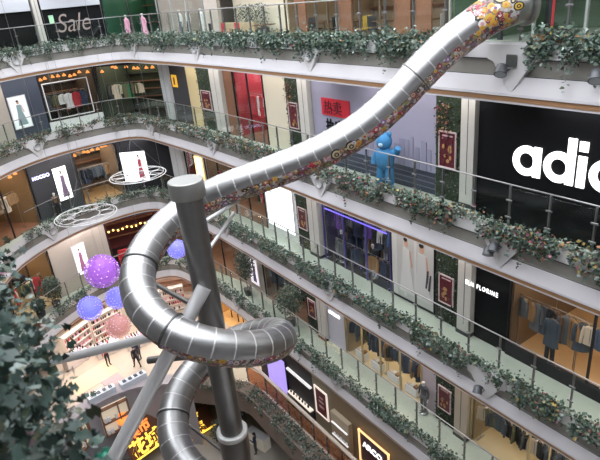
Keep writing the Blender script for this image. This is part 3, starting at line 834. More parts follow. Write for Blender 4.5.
def letter(ch, x):
    mb = MB()
    if ch in 'ad':
        ringpoly(mb, x + RO, zc, RO, RI); mb.box(x + 2 * RO - SW + .01, x + 2 * RO + .01, -.05, -.01, zc - RO, zc + RO if ch == 'a' else zc + RO + .40); adv = 2 * RO + .09
    elif ch == 'i':
        mb.box(x, x + SW, -.05, -.01, zc - RO, zc + RO - .02); mb.box(x, x + SW, -.05, -.01, zc + RO + .10, zc + RO + .36); adv = SW + .09
    else:
        ringpoly(mb, x + .30, zc + .215, .24, .06, PI * .15, PI * 1.5, 20); ringpoly(mb, x + .30, zc - .215, .24, .06, -PI * .85, PI * .5, 20); adv = .65
    o = mb.build('letter', letter_lit, sign); o['label'] = 'glowing letter ' + ch
    return adv
x = 0.0
for ch in 'adidas': x += letter(ch, x)
pilaster('B', 11.2, 10.68)
green_wall('B', 12.36, 11.22, 'planted wall with orange blossom between the purple hoarding and the black storefront', True, (.85, 2.1), 'red framed poster on the planted wall just left of the black storefront')
hoard = pm('hoarding', (.30, .29, .39), .6, noise=.06, nscale=.6)
b = wall_seg('B', 19.45, 12.4, hoard)
mb = MB()
hb = b
t = empty('hoarding_print', hb.p(0, -.01, 0), hb.rz, 'pale lavender hoarding print of a city skyline behind the slide', 'hoarding print')
r = random.Random(3)
tower = pm('tower_print', (.27, .26, .36), .6); tower2 = pm('tower_print_dark', (.24, .235, .33), .6)
for i in range(16):
    x0 = 2.6 + i * .27; h = r.uniform(.5, 1.4) ; MB().box(x0, x0 + r.uniform(.14, .26), -.012 - .0005 * i, 0, .35, .35 + h).build('printed_tower', r.choice([tower, tower2]), t)
MB().box(.02, hb.w - .02, -.02, 0, -.28, .5).build('skirting', pm('skirt_navy', (.03, .035, .06), .5), t)
for i in range(3): MB().box(.02, hb.w - .02, -.024, -.018, -.1 + i * .2, -.06 + i * .2).build('printed_band', pm('skirt_band', (.13, .13, .18), .5), t)
t = empty('red_sign', hb.p(.72, -.02, 1.85), hb.rz, 'red banner block with dark characters on the lavender hoarding', 'sign')
MB().box(0, 1.85, -.03, 0, 0, .72).build('red_block', red_m, t)
def put_text(txt, size, mat, parent, loc, name='lettering', depth=.01, bold=0, sx=1, spc=1.0):
    me = text_mesh(txt, size, depth, bold, spc); me.materials.clear(); me.materials.append(mat)
    o = mesh_obj(name, me, parent, loc); o.scale = (sx, 1, 1); return o
put_text('热卖', .62, pm('sign_darkred', (.10, .01, .02), .5), t, (.15, -.045, .12))
put_text('执定', .62, black, t, (.22, -.03, -.66), bold=.012)
# blue plush bear standing before the hoarding
bb = Bay('B', 14.6, 13.6, .95)
bear = empty('plush_bear', bb.p(.4, 0, -.3), bb.rz + .3, 'big bright blue plush bear figure on the second balcony, behind the slide', 'plush figure')
bear.scale = (1.1, 1.1, 1.2); bm_ = pm('blue_plush', (.04, .20, .42), .8, noise=.15, nscale=15, bump=.3)
mb = MB(); mb.ball((0, 0, .98), .33, 20, 0, None, (1, .8, 1.25)); mb.ball((0, -.02, 1.52), .26, 20)
mb.build('body', bm_, bear)
for sd in (-1, 1):
    MB().ball((.19 * sd, 0, 1.75), .085, 12, 0, None, (1, .6, 1)).build('ear', bm_, bear)
    MB().tube([(.14 * sd, 0, .7), (.17 * sd, -.02, .4), (.18 * sd, -.02, .08), (.18 * sd, -.08, .02)], [.16, .15, .14, .09], 14).build('leg', bm_, bear)
MB().tube([(.25, 0, 1.2), (.45, -.05, 1.18), (.55, -.1, 1.38)], [.12, .11, .10], 12).build('arm', bm_, bear)
MB().tube([(-.25, 0, 1.2), (-.36, -.05, .98), (-.36, -.12, .8)], [.12, .11, .10], 12).build('arm', bm_, bear)
MB().ball((0, -.25, 1.47), .09, 12, 0, None, (1, .7, .8)).build('muzzle', pm('plush_pale', (.35, .5, .6), .8), bear)
pilaster('B', 20.2, 19.5)
green_wall('B', 21.42, 20.23, 'planted wall panel between the cream panel and the lavender hoarding', True, (.95, 2.15), 'red framed poster on the planted wall left of the lavender hoarding')
wall_seg('B', 23.45, 21.45, cream)
b = shop('B', 26.45, 23.5, 'shop with a red window display between a brown panel and a cream panel', pm('shop_red', (.35, .03, .04), .6), wood_brown, cool_lit, depth=3, mull=2)
rail(b, .3, 2.5, .7, 2.0, ritems(6, ['red', 'red', 'white'], ('coat', 'dress'), 2), 'red window display', .5, 3)
wall_seg('B', 27.45, 26.5, wood_brown)
pilaster('B', 28.6, 27.5)
green_wall('B', 30.35, 28.65, 'planted wall panel with small posters beside the pale yellow column', False, (.9, 2.0), 'red poster on the planted wall next to the pale yellow column')
wall_seg('B', 31.75, 30.4, pm('yellow_cream', (.62, .50, .28), .6))
b = wall_seg('B', 33.85, 31.8, charcoal)
t = empty('yellow_sign', b.p(.25, -.03, 1.95), b.rz, 'small square yellow sign on the charcoal panel near the far corner', 'sign')
MB().box(0, .62, -.04, 0, 0, .75, bev=.01).build('sign_plate', pm('yellow_plate', (.8, .42, .03), .5, emit=(1, .55, .05), es=.5), t)
MB().box(.2, .42, -.05, -.03, .15, .6).build('symbol', wood_brown, t)
pilaster('B', 34.9, 33.9, pm('pil_silver', (.55, .56, .58), .35))
gg = pm('shop_darkgreen', (.05, .07, .05), .6)
bq = b; b = shop('B', 38.0, 35.0, 'dim glass shopfront with green plants at the far corner of the second balcony', gg, dark, warm_lit, depth=4, mull=2, frame=dark)
rail(b, .2, 2.7, .8, 2.2, ritems(10, ['black', 'olive', 'charcoal', 'green', 'cream'], seed=41), 'dim glass shopfront of the corner', 1.0, 41)
b = shop('B', 41.1, 38.05, 'clothes shop with a white-framed window on the far left of the second balcony', pm('shop_darkbrown', (.05, .035, .025), .6), dark, warm_lit, depth=4, mull=1, frame=dark, sill=.45)
rail(b, .25, 2.9, .7, 2.1, [('coat', 'charcoal'), ('jacket', 'olive'), ('shirt', 'white'), ('coat', 'white'), ('coat', 'red'), ('coat', 'navy')], 'white-framed shop window', .3, 5)
t = empty('window_frame', b.p(.1, -.08, .6), b.rz, 'thin white window frame around the far left clothes display', 'window frame')
for (a, c, e, g) in ((0, 2.9, 0, .05), (0, 2.9, 2.25, 2.30), (0, .05, 0, 2.3), (2.85, 2.9, 0, 2.3)): MB().box(a, c, -.03, .02, e, g).build('bar', white_m, t)
MB().box(.05, 2.85, -.01, 0, .05, 2.25).build('pane', shop_glass, t)
b = wall_seg('B', 43.1, 41.15, pm('navy_header', (.05, .06, .09), .5))
printed(b, 'light_box_poster', .1, 1.25, .55, 2.5, pm('poster_grey', (.5, .5, .5), .5, emit=(.9, .95, 1), es=.5), white_m, 'white poster of a dark-haired figure at the far left of the second balcony', shapes=figure_shapes(.5, 1.2, pm('tealdress', (.25, .35, .38), .6)))
wall_seg('B', 47, 43.1, wall_beige)

def lamp_row(k, sl, sr, where, n_=7, y=.5, z=3.15):
    b = Bay(k, sl, sr, 1.65); t = empty('lamp_row', b.p(0, y, z), b.rz, 'row of amber ceiling lamps %s' % where, 'lamps', 'amber lamp rows')
    MB().tube([(.1, 0, .25), (b.w - .1, 0, .25)], .015, 6).build('track', dark, t)
    r = random.Random(where)
    for i in range(n_):
        x = .15 + (b.w - .3) * i / (n_ - 1); yy = r.uniform(-.1, .5); h_ = r.uniform(-.12, .1)
        MB().lathe([(.03, h_ + .12), (.13, h_ - .02), (.12, h_ - .06)], 12, 0, Matrix.Translation((x, yy, 0))).build('lamp_shade', pm('amber_shade', (.5, .2, .06), .5, emit=(1, .35, .08), es=1.1), t)
lamp_row('B', 41.0, 38.1, 'over the white-framed shop window', 9)
lamp_row('B', 37.9, 35.1, 'in the dim glass shopfront at the far corner', 9)

# ================================================================== LEVEL A (only its lower part shows)
glassG = pm('shop_green', (.10, .16, .10), .5)
b = shop('A', 11.9, 2.0, 'green glazed shop behind the slide mouth on the topmost balcony', glassG, floor_tile, cool_lit, depth=5, mull=7, frame=pm('frame_grey', (.35, .36, .36), .4), lit=(3, 1))
t = empty('signal_post', (*W('A', 8.05, .75), 24.7), 0, 'red and yellow painted post beside the slide mouth', 'post')
MB().tube([(0, 0, 0), (0, 0, .7)], [.07, .07], 14).build('lower_post', pm('post_yellow', (.75, .5, .15), .5), t)
MB().tube([(0, 0, .7), (0, 0, 1.9)], [.085, .08], 14).build('upper_post', pm('post_red', (.6, .05, .06), .5), t)
for i in range(6): MB().ball((.05 * math.cos(i * 2.1), .05 * math.sin(i * 2.1), .8 + i * .16), .04, 8).build('spot', white_m, t)
b = Bay('A', 9.3, 7.9, .5)
t = empty('slide_portal', b.p(0, 0, 0), b.rz, 'dark metal portal frame the slide mouth is fixed to', 'frame')
for x in (.0, b.w - .1): MB().box(x, x + .1, -.05, .05, -.3, 2.3, bev=.01).build('portal_post', charcoal, t)
MB().box(0, b.w, -.05, .05, 2.2, 2.3).build('portal_beam', charcoal, t)
# restaurant frontage
b = shop('A', 20.9, 12.0, 'restaurant front with brown doors on the topmost balcony', pm('shop_tan', (.30, .22, .14), .6), wood_brown, warm_lit, depth=5, mull=6, frame=pm('frame_brown', (.12, .08, .05), .5))
bR = b
for i, x in enumerate((.9, 3.75, 6.7, 7.6)):
    t = empty('brown_door', b.p(x, -.08, -.3), b.rz, 'tall brown door panel of the restaurant, %s from the left' % ORDW[i], 'door', 'brown restaurant doors')
    dl = MB().box(0, .75, -.03, .03, 0, 2.4, bev=.008).build('door_leaf', wood_brown, t); MB().tube([(.1, -.06, .9), (.1, -.06, 1.4)], .012, 8).build('handle', rail_steel, dl)
def table(b, x, y, label, wood='brown'):
    t = empty('dining_table', b.p(x, y, -.27), b.rz, label, 'table', 'dining tables on the top floor')
    MB().box(-.4, .4, -.4, .4, .71, .75, bev=.01).build('tabletop', cm('cream' if wood == 'cream' else 'brown'), t)
    MB().lathe([(.2, 0), (.2, .02), (.04, .05), (.035, .71)], 16).build('pedestal', post_m, t)
def chair(b, x, y, rz, color, label):
    t = empty('dining_chair', b.p(x, y, -.27), b.rz + rz, label, 'chair', 'chairs on the top floor')
    MB().box(-.22, .22, -.22, .22, .42, .48, bev=.015).build('seat', cm(color), t)
    MB().box(-.21, .21, .18, .22, .52, .92, bev=.012).build('backrest', cm(color), t)
    for sx_ in (-1, 1):
        for sy in (-1, 1): MB().tube([(.19 * sx_, .19 * sy, 0), (.19 * sx_, .19 * sy, .43 if sy < 0 else .92)], .014, 6).build('leg', post_m, t)
for i in range(4):
    x = 1.5 + i * 1.9
    table(bR, x, .9 if i != 1 else 1.0, 'small dark dining table inside the restaurant window, %s from the left' % ORDW[i])
    chair(bR, x - .62, .9, PI / 2, ['charcoal', 'white', 'charcoal', 'white'][i], '%s dining chair left of the %s restaurant table' % (['charcoal', 'white', 'charcoal', 'white'][i], ORDW[i]))
    chair(bR, x + .62, .9, -PI / 2, ['black', 'yellow', 'black', 'white'][i], '%s dining chair right of the %s restaurant table' % (['black', 'yellow', 'black', 'white'][i], ORDW[i]))
# pale café terrace part
b = Bay('A', 28.4, 21.0, 1.65); wall_seg('A', 28.4, 27.0, wall_beige); wall_seg('A', 27, 21, cream, n=2.6)
bP = Bay('A', 27.6, 21.0, 1.65)
t = empty('bench_seat', bP.p(2.2, .1, -.3), bP.rz, 'tan banquette bench with a slatted front on the topmost balcony', 'bench')
MB().box(-1.5, 1.5, -.25, .25, 0, .42, bev=.02).build('base', pm('tan', (.42, .33, .20), .7), t); MB().box(-1.5, 1.5, .12, .28, .42, .9, bev=.03).build('backrest', pm('tan2', (.38, .30, .19), .7), t)
for i in range(3):
    c = ['black', 'red', 'red'][i]
    chair(bP, .7 + i * 1.35, -.35, PI, c, '%s chair before the tan bench, %s from the left' % (c, ORDW[i]))
table(bP, 4.6, .2, 'dark rectangular table right of the tan bench')
t = empty('potted_hedge', bP.p(2.9, .55, -.3), bP.rz, 'long dark green potted hedge behind the tan bench', 'hedge')
MB().box(-1.4, 1.4, -.15, .15, 0, .6, bev=.01).build('planter', charcoal, t)
N = 900; P = np.stack([rng.uniform(-1.4, 1.4, N), rng.uniform(-.2, .2, N), rng.uniform(.6, 1.7, N)], 1)
o = leaves_object('foliage', P, rng.uniform(.06, .11, N), leaf_cols(N) * .8, parent=t); o['kind'] = 'stuff'
# boutique with pink gowns, white blouses
b = shop('A', 34.0, 28.5, 'bright boutique with white mannequins near the far corner of the topmost balcony', wall_beige, floor_tile, cool_lit, depth=4, mull=3, frame=pm('frame_grey', (.35, .36, .36), .4))
for i, x in enumerate((1.6, 2.6, 4.2)):
    mannequin(b, x, .6, 'white', ['denim', 'charcoal', 'white'][i], 'mannequin in a white blouse in the bright boutique, %s from the left' % ORDW[i], 'white mannequins in the boutique')
b = shop('A', 37.2, 34.1, 'dark green boutique holding the pink gowns at the far corner', pm('shop_green2', (.02, .10, .06), .6), dark, warm_lit, depth=4, mull=2)
b2 = Bay('A', 36.6, 33.2, 1.2)
for i, x in enumerate((.75, 2.6)):
    mannequin(b2, x, 0, 'pink', 'pink', ['mannequin in a pink gown, left one of the pair at the top corner', 'mannequin in a pink gown, right one of the pair at the top corner'][i], 'pink gown mannequins', dress='pink')
b = wall_seg('A', 40.1, 37.25, black)
t = empty('sale_sign', b.p(.75, -.02, .75), b.rz, 'pale cursive Sale lettering on the black shop window', 'sign')
so_ = put_text('Sale', 1.55, pm('sale_pink', (.36, .28, .26), .5), t, (0, -.02, 0), bold=-.012, sx=.85); so_.data.transform(Matrix(((1, 0, .3, 0), (0, 1, 0, 0), (0, 0, 1, 0), (0, 0, 0, 1))))
t = empty('green_tag', b.p(.45, -.04, 1.3), b.rz, 'small glowing green and white tag left of the Sale lettering', 'sign')
MB().box(0, .28, -.02, 0, 0, .5).build('plate', pm('mint', (.35, .6, .4), .5, emit=(.5, .9, .5), es=.15), t)
pilaster('A', 40.45, 40.12)
b = wall_seg('A', 47, 40.5, black)
for (sl_, sr_) in ((46.5, 40.6), (40.0, 37.2)):
    b = Bay('A', sl_, sr_, 1.45)
    t = empty('shop_bulkhead', b.p(0, 0, 2.15), b.rz, 'pale grey bulkhead over the black windows %s' % ('at the far top left' if sl_ > 41 else 'above the Sale lettering'), 'bulkhead')
    MB().box(0, b.w, -.05, .25, 0, 1.0, bev=.01).build('panel', pm('bulk', (.50, .52, .58), .5), t)

# ================================================================== LEVEL C
b = shop('C', 9.2, -2, 'clothes shop with warm wooden floor right of the black name panel', pm('shop_warm', (.16, .10, .06), .6), pm('floor_warm', (.46, .28, .14), .4), warm_lit, depth=4.5, mull=4, frame=dark, lit=(6, 3))
MB().box(0, b.w, -.06, .1, -.3, .12).build('base_panel', dark, KIDLAST[0])
for i in range(7):
    t = empty('window_spotlight', b.p(.5 + i * .75, .25, 2.9), b.rz, 'small warm spotlight over the clothes beside the black name panel, %s from left' % ORDW[i], 'spotlight', 'window spotlights')
    MB().lathe([(.05, -.1), (.06, 0)], 12).build('housing', dark, t); MB().lathe([(.05, -.115), (.001, -.11)], 12).build('lens', warm_lit, t)
rail(b, .1, 2.1, .45, 1.9, [('jacket', 'grey'), ('jacket', 'camel'), ('coat', 'grey'), ('coat', 'charcoal'), ('shirt', 'black'), ('coat', 'brown'), ('coat', 'grey'), ('coat', 'camel')], 'warm clothes shop beside the black name panel', .5, 7)
rail(b, 2.15, 5.0, .45, 1.9, [('coat', 'slate'), ('shirt', 'cream'), ('jacket', 'denim'), ('jacket', 'grey'), ('jacket', 'slate'), ('shirt', 'camel'), ('jacket', 'brown'), ('jacket', 'camel'), ('coat', 'charcoal'), ('coat', 'slate'), ('coat', 'black')], 'warm clothes shop at the right edge', .5, 8)
rail(b, .4, 5.5, 2.2, 2.5, ritems(16, ['camel', 'brown', 'charcoal', 'cream'], seed=9), 'back of the warm clothes shop', 1.2, 9)
for kind_, col_, z_ in (('coat', 'slate', 1.72), ('trousers', 'black', .98)):
    g = empty('hanging_' + kind_, b.p(1.45, .18, z_), b.rz, '%s %s hanging frontmost in the window beside the black name panel' % (col_, kind_), kind_)
    mesh_obj(kind_ if kind_ != 'trousers' else 'trouser_legs', garment(kind_, col_), g); mesh_obj('hanger', hang_me, g)
b = wall_seg('C', 10.55, 9.22, black)
t = empty('shop_sign', b.p(-.25, -.25, 1.88), b.rz, 'small glowing white ELN FLORINE lettering beside the white pilaster', 'sign')
put_text('ELN FLORINE', .24, letter_lit, t, (0, 0, 0), bold=.0, sx=.72, spc=1.35)
pilaster('C', 11.15, 10.58)
green_wall('C', 12.28, 11.2, 'planted wall between the bridal poster and the white pilaster', False, (.55, 1.75), 'red framed poster right of the bridal poster')
b = wall_seg('C', 14.75, 12.32, charcoal)
printed(b, 'bridal_poster', .05, 2.38, -.2, 3.0, pm('bridal_grey', (.48, .47, .46), .5, noise=.12, nscale=1.2), dark, 'large pale poster of two figures in white wedding gowns',
        shapes=[('printed_curtain', pm('curtain', (.58, .57, .56), .6), [[(.02, .02), (.14, .02), (.14, .97), (.02, .97)], [(.30, .05), (.36, .05), (.36, .95), (.30, .95)], [(.55, .05), (.60, .05), (.60, .95), (.55, .95)]])]
        + figure_shapes(.36, .75, pm('gown', (.60, .59, .58), .6)) + figure_shapes(.72, .85, pm('gown2', (.55, .54, .54), .6))
        + [('printed_lettering', charcoal, [[(.80, .30), (.84, .30), (.88, .55), (.84, .55)], [(.86, .28), (.90, .28), (.93, .5), (.90, .5)]])])
b = shop('C', 19.35, 14.8, 'clothes shop with purple ceiling light left of the bridal poster', pm('shop_dim', (.06, .05, .08), .6), dark, purple_lit, depth=3.5, mull=3, frame=pm('frame_blue', (.10, .09, .30), .5), lit=(4, 2))
t = empty('violet_glow_strip', b.p(0, -.07, 2.42), b.rz, 'glowing strip added for the blue-violet glow along the top of the purple-lit shop', 'light strip')
MB().box(.3, b.w - .1, -.02, 0, 0, .05).build('tube', pm('violet_glow', (.2, .15, .6), .5, emit=(.16, .13, 1), es=1.2), t)  # glowing strip added for the violet ceiling glow caught on the trim
MB().box(.3, b.w - .1, 0, .03, -.02, .07).build('glow_backing', dark, t)
rail(b, .5, 2.5, .45, 2.45, [('coat', 'purple'), ('coat', 'charcoal'), ('coat', 'black'), ('shirt', 'grey'), ('coat', 'navy'), ('coat', 'black')], 'purple-lit shop, left window', .5, 11)
rail(b, 2.6, 4.4, .45, 2.3, [('jacket', 'purple'), ('coat', 'black'), ('coat', 'navy'), ('shirt', 'white'), ('coat', 'charcoal'), ('jacket', 'blue')], 'purple-lit shop, right window', .5, 12)
rail(b, .5, 4.4, 1.0, 1.25, ritems(14, ['black', 'navy', 'camel', 'white', 'grey'], seed=13), 'purple-lit shop, low rail', .8, 13)
rail(b, .6, 4.3, .22, .95, ritems(11, ['black', 'navy', 'charcoal', 'grey', 'camel'], ('shirt', 'jacket'), 31), 'purple-lit shop, front low rail', .5, 31)
mannequin(b, .9, .35, 'charcoal', 'denim', 'mannequin in charcoal and denim in the purple-lit shop window'); mannequin(b, 3.1, .35, 'black', 'white', 'mannequin in black with white trousers in the purple-lit shop window')
pilaster('C', 20.3, 19.5)
green_wall('C', 21.5, 20.35, 'planted wall panel right of the glowing white panel', False, (.8, 1.95), 'red framed poster right of the glowing white panel')
b = wall_seg('C', 24.6, 21.55, white_m)
printed(b, 'lit_wall_panel', .2, 2.85, .1, 2.9, pm('lit_panel', (.8, .8, .8), .5, emit=(.93, .97, 1), es=1.3), white_m, 'large glowing white wall panel below the slide', 'light panel', shapes=[('printed_lettering', charcoal, [[(.1 + i * .05, .70), (.13 + i * .05, .70), (.13 + i * .05, .73), (.1 + i * .05, .73)] for i in range(5)])])
b = shop('C', 31.2, 24.65, 'shop with warm light behind the slide on the third balcony', pm('shop_tan2', (.18, .12, .08), .6), wood_brown, warm_lit, depth=4, mull=4)
rail(b, .5, 6.0, .6, 1.9, ritems(15, ['red', 'black', 'brown', 'cream'], seed=15), 'warm shop behind the slide', .6, 15)
b = wall_seg('C', 32.5, 31.2, wall_beige)
printed(b, 'light_box_poster', .2, 1.0, .5, 2.6, pm('pale_lit', (.7, .6, .65), .5, emit=(1, .85, .9), es=.7), gold_glow, 'narrow pale pink light box beside the column cap')
b = shop('C', 33.7, 32.55, 'narrow shop with red goods left of the narrow pink light box', pm('shop_red2', (.25, .05, .04), .6), wood_brown, warm_lit, depth=3, mull=1, lit=(1, 1))
pilaster('C', 34.9, 33.8, pm('pil_silver', (.5, .5, .5), .4))
b = wall_seg('C', 37.1, 35.0, dark)
printed(b, 'light_box_poster', .12, 1.98, .55, 2.75, pm('poster_lit2', (.75, .75, .78), .5, emit=(1, .97, 1), es=1.2), dark, 'wide glowing poster with a figure in a pink-red dress at the far corner', shapes=figure_shapes(.70, .55, pm('reddress', (.5, .08, .12), .6)) + [('printed_stripes', pm('stripe', (.6, .58, .64), .6), [[(.08 + i * .06, .15), (.10 + i * .06, .15), (.10 + i * .06, .9), (.08 + i * .06, .9)] for i in range(7)])])
b = shop('C', 39.6, 37.15, 'shop with a long rail of dark clothes left of the far corner', pm('shop_tan3', (.22, .16, .12), .6), pm('floor_warm', (.5, .3, .13), .4), warm_lit, depth=3.5, mull=1)
rail(b, .1, 2.3, .5, 2.1, [(random.choice(['jacket', 'coat', 'shirt']), c_) for c_ in ['charcoal', 'black', 'navy', 'black', 'slate', 'grey', 'denim', 'slate', 'grey', 'camel']], 'far shop with the dark clothes', 1.1, 17)
b = wall_seg('C', 42.25, 39.65, charcoal)
printed(b, 'light_box_poster', 1.45, 2.5, .55, 2.85, pm('poster_lit3', (.78, .78, .8), .5, emit=(1, .98, 1), es=1.1), dark, 'glowing white poster of a figure in a purple skirt on the charcoal wall', shapes=figure_shapes(.55, 1.0, pm('purpskirt', (.22, .15, .25), .6)))
t = empty('shop_sign', b.p(.12, -.03, 2.45), b.rz, 'small blue-white HOCOO lettering on the charcoal wall left of the glowing poster', 'sign')
put_text('HOCOO', .30, pm('sign_blue', (.6, .6, .9), .5, emit=(.6, .6, 1), es=2.2), t, (0, 0, 0), bold=.012)
mannequin(Bay('C', 42.0, 39.7, 1.3), .7, 0, 'brown', 'black', 'mannequin in a brown jacket in front of the charcoal wall at the far left')
b = shop('C', 46.4, 42.3, 'warm-lit clothes shop at the far left of the third balcony', pm('shop_gold', (.22, .13, .06), .6), wood_brown, warm_lit, depth=3.5, mull=2, lit=(3, 2))
rail(b, .3, 3.9, .6, 2.2, ritems(12, ['camel', 'orange', 'cream', 'brown', 'black'], seed=19), 'warm-lit far left shop', .7, 19)
mannequin(b, .8, .4, 'black', 'black', 'mannequin all in black in the warm-lit far left shop')

lamp_row('C', 39.5, 37.3, 'over the rail of dark clothes at the far corner', 8)
lamp_row('C', 46.2, 42.5, 'in the far left shop of the third balcony', 9)
# ================================================================== LEVEL D
goldw = pm('shop_goldwall', (.30, .22, .12), .5)
b = shop('D', 10.5, -2, 'brightly lit accessories shop at the bottom right of the fourth balcony', goldw, pm('floor_warm2', (.55, .45, .28), .4), warm_lit, depth=3, mull=5, frame=pm('frame_gold', (.45, .36, .2), .4), lit=(6, 2))
rail(b, .2, 3.0, .4, 1.5, ritems(13, ['black', 'charcoal', 'olive', 'cream', 'slate'], ('shirt', 'jacket'), 21), 'brightly lit lower right shop, left part', 1.2, 21)
rail(b, 3.1, 5.6, .4, 1.5, ritems(12, ['black', 'charcoal', 'olive', 'grey', 'slate'], ('shirt', 'jacket'), 22), 'brightly lit lower right shop, right part', 1.2, 22)
pilaster('D', 11.15, 10.55, pm('pil_tan', (.42, .36, .29), .5))
green_wall('D', 12.25, 11.2, 'planted wall between the pink poster and the tan pilaster on the fourth balcony', False, (.45, 1.6), 'red framed poster on the planted wall of the fourth balcony')
b = wall_seg('D', 13.05, 12.28, pm('pinkgrey', (.42, .38, .42), .6))
mannequin(Bay('D', 13.05, 12.3, 1.4), .3, 0, 'charcoal', 'grey', 'mannequin in charcoal beside the planted wall of the fourth balcony')
b = shop('D', 18.25, 13.1, 'warm golden clothes shop in the middle of the fourth balcony', goldw, pm('floor_warm2', (.55, .45, .28), .4), warm_lit, depth=3.5, mull=4, frame=pm('frame_gold', (.45, .36, .2), .4), lit=(5, 2))
rail(b, .1, 2.5, .45, 1.62, ritems(12, ['navy', 'olive', 'black', 'slate', 'denim', 'cream'], seed=23), 'golden shop of the fourth balcony, left part', 1.1, 23)
rail(b, 2.6, 5.0, .45, 1.62, ritems(12, ['navy', 'black', 'slate', 'denim', 'camel'], seed=24), 'golden shop of the fourth balcony, right part', 1.1, 24)
for i in range(4):
    t = empty('display_plinth', b.p(.9 + i * 1.15, .28, -.27), b.rz, 'low white display plinth with folded clothes in the golden shop, %s from the left' % ORDW[i], 'plinth', 'display plinths')
    MB().box(-.35, .35, -.14, .14, 0, .42, bev=.01).build('plinth_box', white_m, t)
    for q in range(3): tag(MB().box(-.09, .09, -.1, .1, 0, .06 + .03 * q, bev=.01).build('folded_clothes', cm(['cream', 'white', 'camel'][q]), None, b.p(.69 + i * 1.15 + q * .21, .28, .15), b.rz), 'folded %s clothes on the %s low plinth from the left, golden shop' % (['cream', 'white', 'camel'][q], ORDW[i]), 'clothes', 'folded clothes on plinths')
b = wall_seg('D', 19.65, 18.3, pm('lilac_panel', (.50, .50, .58), .5))
t = empty('shop_sign', b.p(.15, -.03, 1.55), b.rz, 'small glowing white lettering on the pale lilac panel', 'sign')
put_text('ooooo', .30, letter_lit, t, (0, 0, 0), bold=.02, sx=1.1)
pilaster('D', 20.3, 19.7)
green_wall('D', 21.4, 20.35, 'planted wall left of the pale pilaster on the fourth balcony', False, (.6, 1.7), 'red framed poster left of the lilac panel')
b = shop('D', 25.9, 21.45, 'dark clothes shop with potted trees before it on the fourth balcony', pm('shop_dim2', (.16, .12, .10), .6), wood_brown, warm_lit, depth=3.5, mull=3, lit=(2, 2))
rail(b, .3, 4.2, .5, 1.75, ritems(14, ['navy', 'charcoal', 'black', 'grey'], seed=25), 'dark shop behind the potted trees', 1.0, 25)
b = wall_seg('D', 28.2, 25.95, wall_beige)
printed(b, 'light_box_poster', .75, 1.75, .15, 2.0, pm('poster_lit4', (.7, .66, .75), .5, emit=(1, .9, 1), es=.8), white_m, 'narrow glowing poster behind the potted tree on the fourth balcony', shapes=figure_shapes(.5, 1.0, pm('bluedress', (.2, .2, .35), .6)))
b = shop('D', 35.0, 28.25, 'golden-lit shop behind the slide coil on the fourth balcony', pm('shop_tan4', (.20, .15, .10), .6), wood_brown, warm_lit, depth=4, mull=4, lit=(4, 2))
rail(b, .6, 3.0, .7, 1.9, ritems(6, ['brown', 'olive', 'cream'], seed=26), 'golden-lit shop behind the slide coil', .7, 26)
b = shop('D', 38.1, 35.1, 'shop with gold lamps and dark red seats at the far corner of the fourth balcony', pm('shop_red3', (.14, .03, .03), .6), dark, warm_lit, depth=4, mull=1, glass=False, lit=(4, 1))
t = empty('lamp_row', b.p(.2, .3, 2.55), b.rz, 'row of small golden lamps across the red seat shop', 'lamps')
for i in range(9): MB().ball((i * .32, 0, .06 * math.sin(i * 2)), .07, 10).build('bulb', gold_glow, t)
MB().tube([(-.1, 0, .15), (2.8, 0, .15)], .012, 6).build('wire', dark, t)
for i in range(2):
    t = empty('armchair', b.p(.9 + i * 1.3, .6, -.27), b.rz, 'dark red armchair under the golden lamps, %s one' % ['left', 'right'][i], 'armchair', 'red armchairs')
    MB().box(-.4, .4, -.35, .35, .12, .45, bev=.04).build('seat', cm('red'), t); MB().box(-.4, .4, .2, .4, .42, 1.05, bev=.05).build('backrest', cm('red'), t)
    for sd in (-1, 1): MB().box(.4 * sd - .08, .4 * sd + .08, -.35, .35, .12, .62, bev=.03).build('armrest', cm('red'), t)
    for sx_ in (-1, 1):
        for sy in (-1, 1): MB().tube([(.32 * sx_, .28 * sy, 0), (.32 * sx_, .28 * sy, .14)], .02, 6).build('leg', post_m, t)
b = wall_seg('D', 41.7, 38.15, wall_beige)
printed(b, 'light_box_poster', 1.5, 2.45, .6, 2.75, pm('poster_lit5', (.75, .72, .78), .5, emit=(1, .96, 1), es=.9), white_m, 'glowing poster of a pink dress on the beige wall above the purple balls', shapes=figure_shapes(.5, .9, pm('pinkdress', (.5, .18, .34), .6)))
b = shop('D', 45.0, 41.75, 'clothes shop with golden light at the far left of the fourth balcony', pm('shop_gold', (.45, .26, .08), .6), pm('floor_warm2', (.55, .45, .28), .4), warm_lit, depth=3.5, mull=2, lit=(3, 2))
rail(b, .2, 3.0, .5, 1.9, ritems(9, ['red', 'cream', 'olive', 'brown'], seed=27), 'golden far left shop', .6, 27)
def tree(loc, h, r_, label, dense=2000):
    t = empty('potted_tree', loc, 0, label, 'tree', 'potted trees')
    MB().lathe([(.20, 0), (.26, .42), (.27, .46), (.22, .46)], 20).build('pot', charcoal, t)
    MB().tube([(0, 0, .4), (.03, 0, h * .5), (0, .02, h * .8)], [.035, .028, .015], 8).build('trunk', stem_m, t)
    d = rng.normal(0, 1, (dense, 3)); d /= np.linalg.norm(d, axis=1)[:, None]; d *= (rng.random((dense, 1)) ** .4)
    P = np.array([0, 0, h * .68]) + d * np.array([r_, r_, h * .36])
    o = leaves_object('foliage', P, rng.uniform(.07, .13, dense), leaf_cols(dense) * .75, parent=t); o['kind'] = 'stuff'
tree((*W('D', 26.9, .95), 9.7), 3.3, .62, 'bushy potted tree on the fourth balcony left of the narrow glowing poster')
tree((*W('D', 22.2, .95), 9.7), 2.5, .80, 'bushy potted tree before the dark clothes shop')
tree((*W('D', 42.7, .95), 9.7), 2.2, .6, 'potted tree before the golden far left shop')
tree((*W('D', 43.9, .95), 9.7), 1.4, .4, 'small potted tree at the far left end of the fourth balcony')

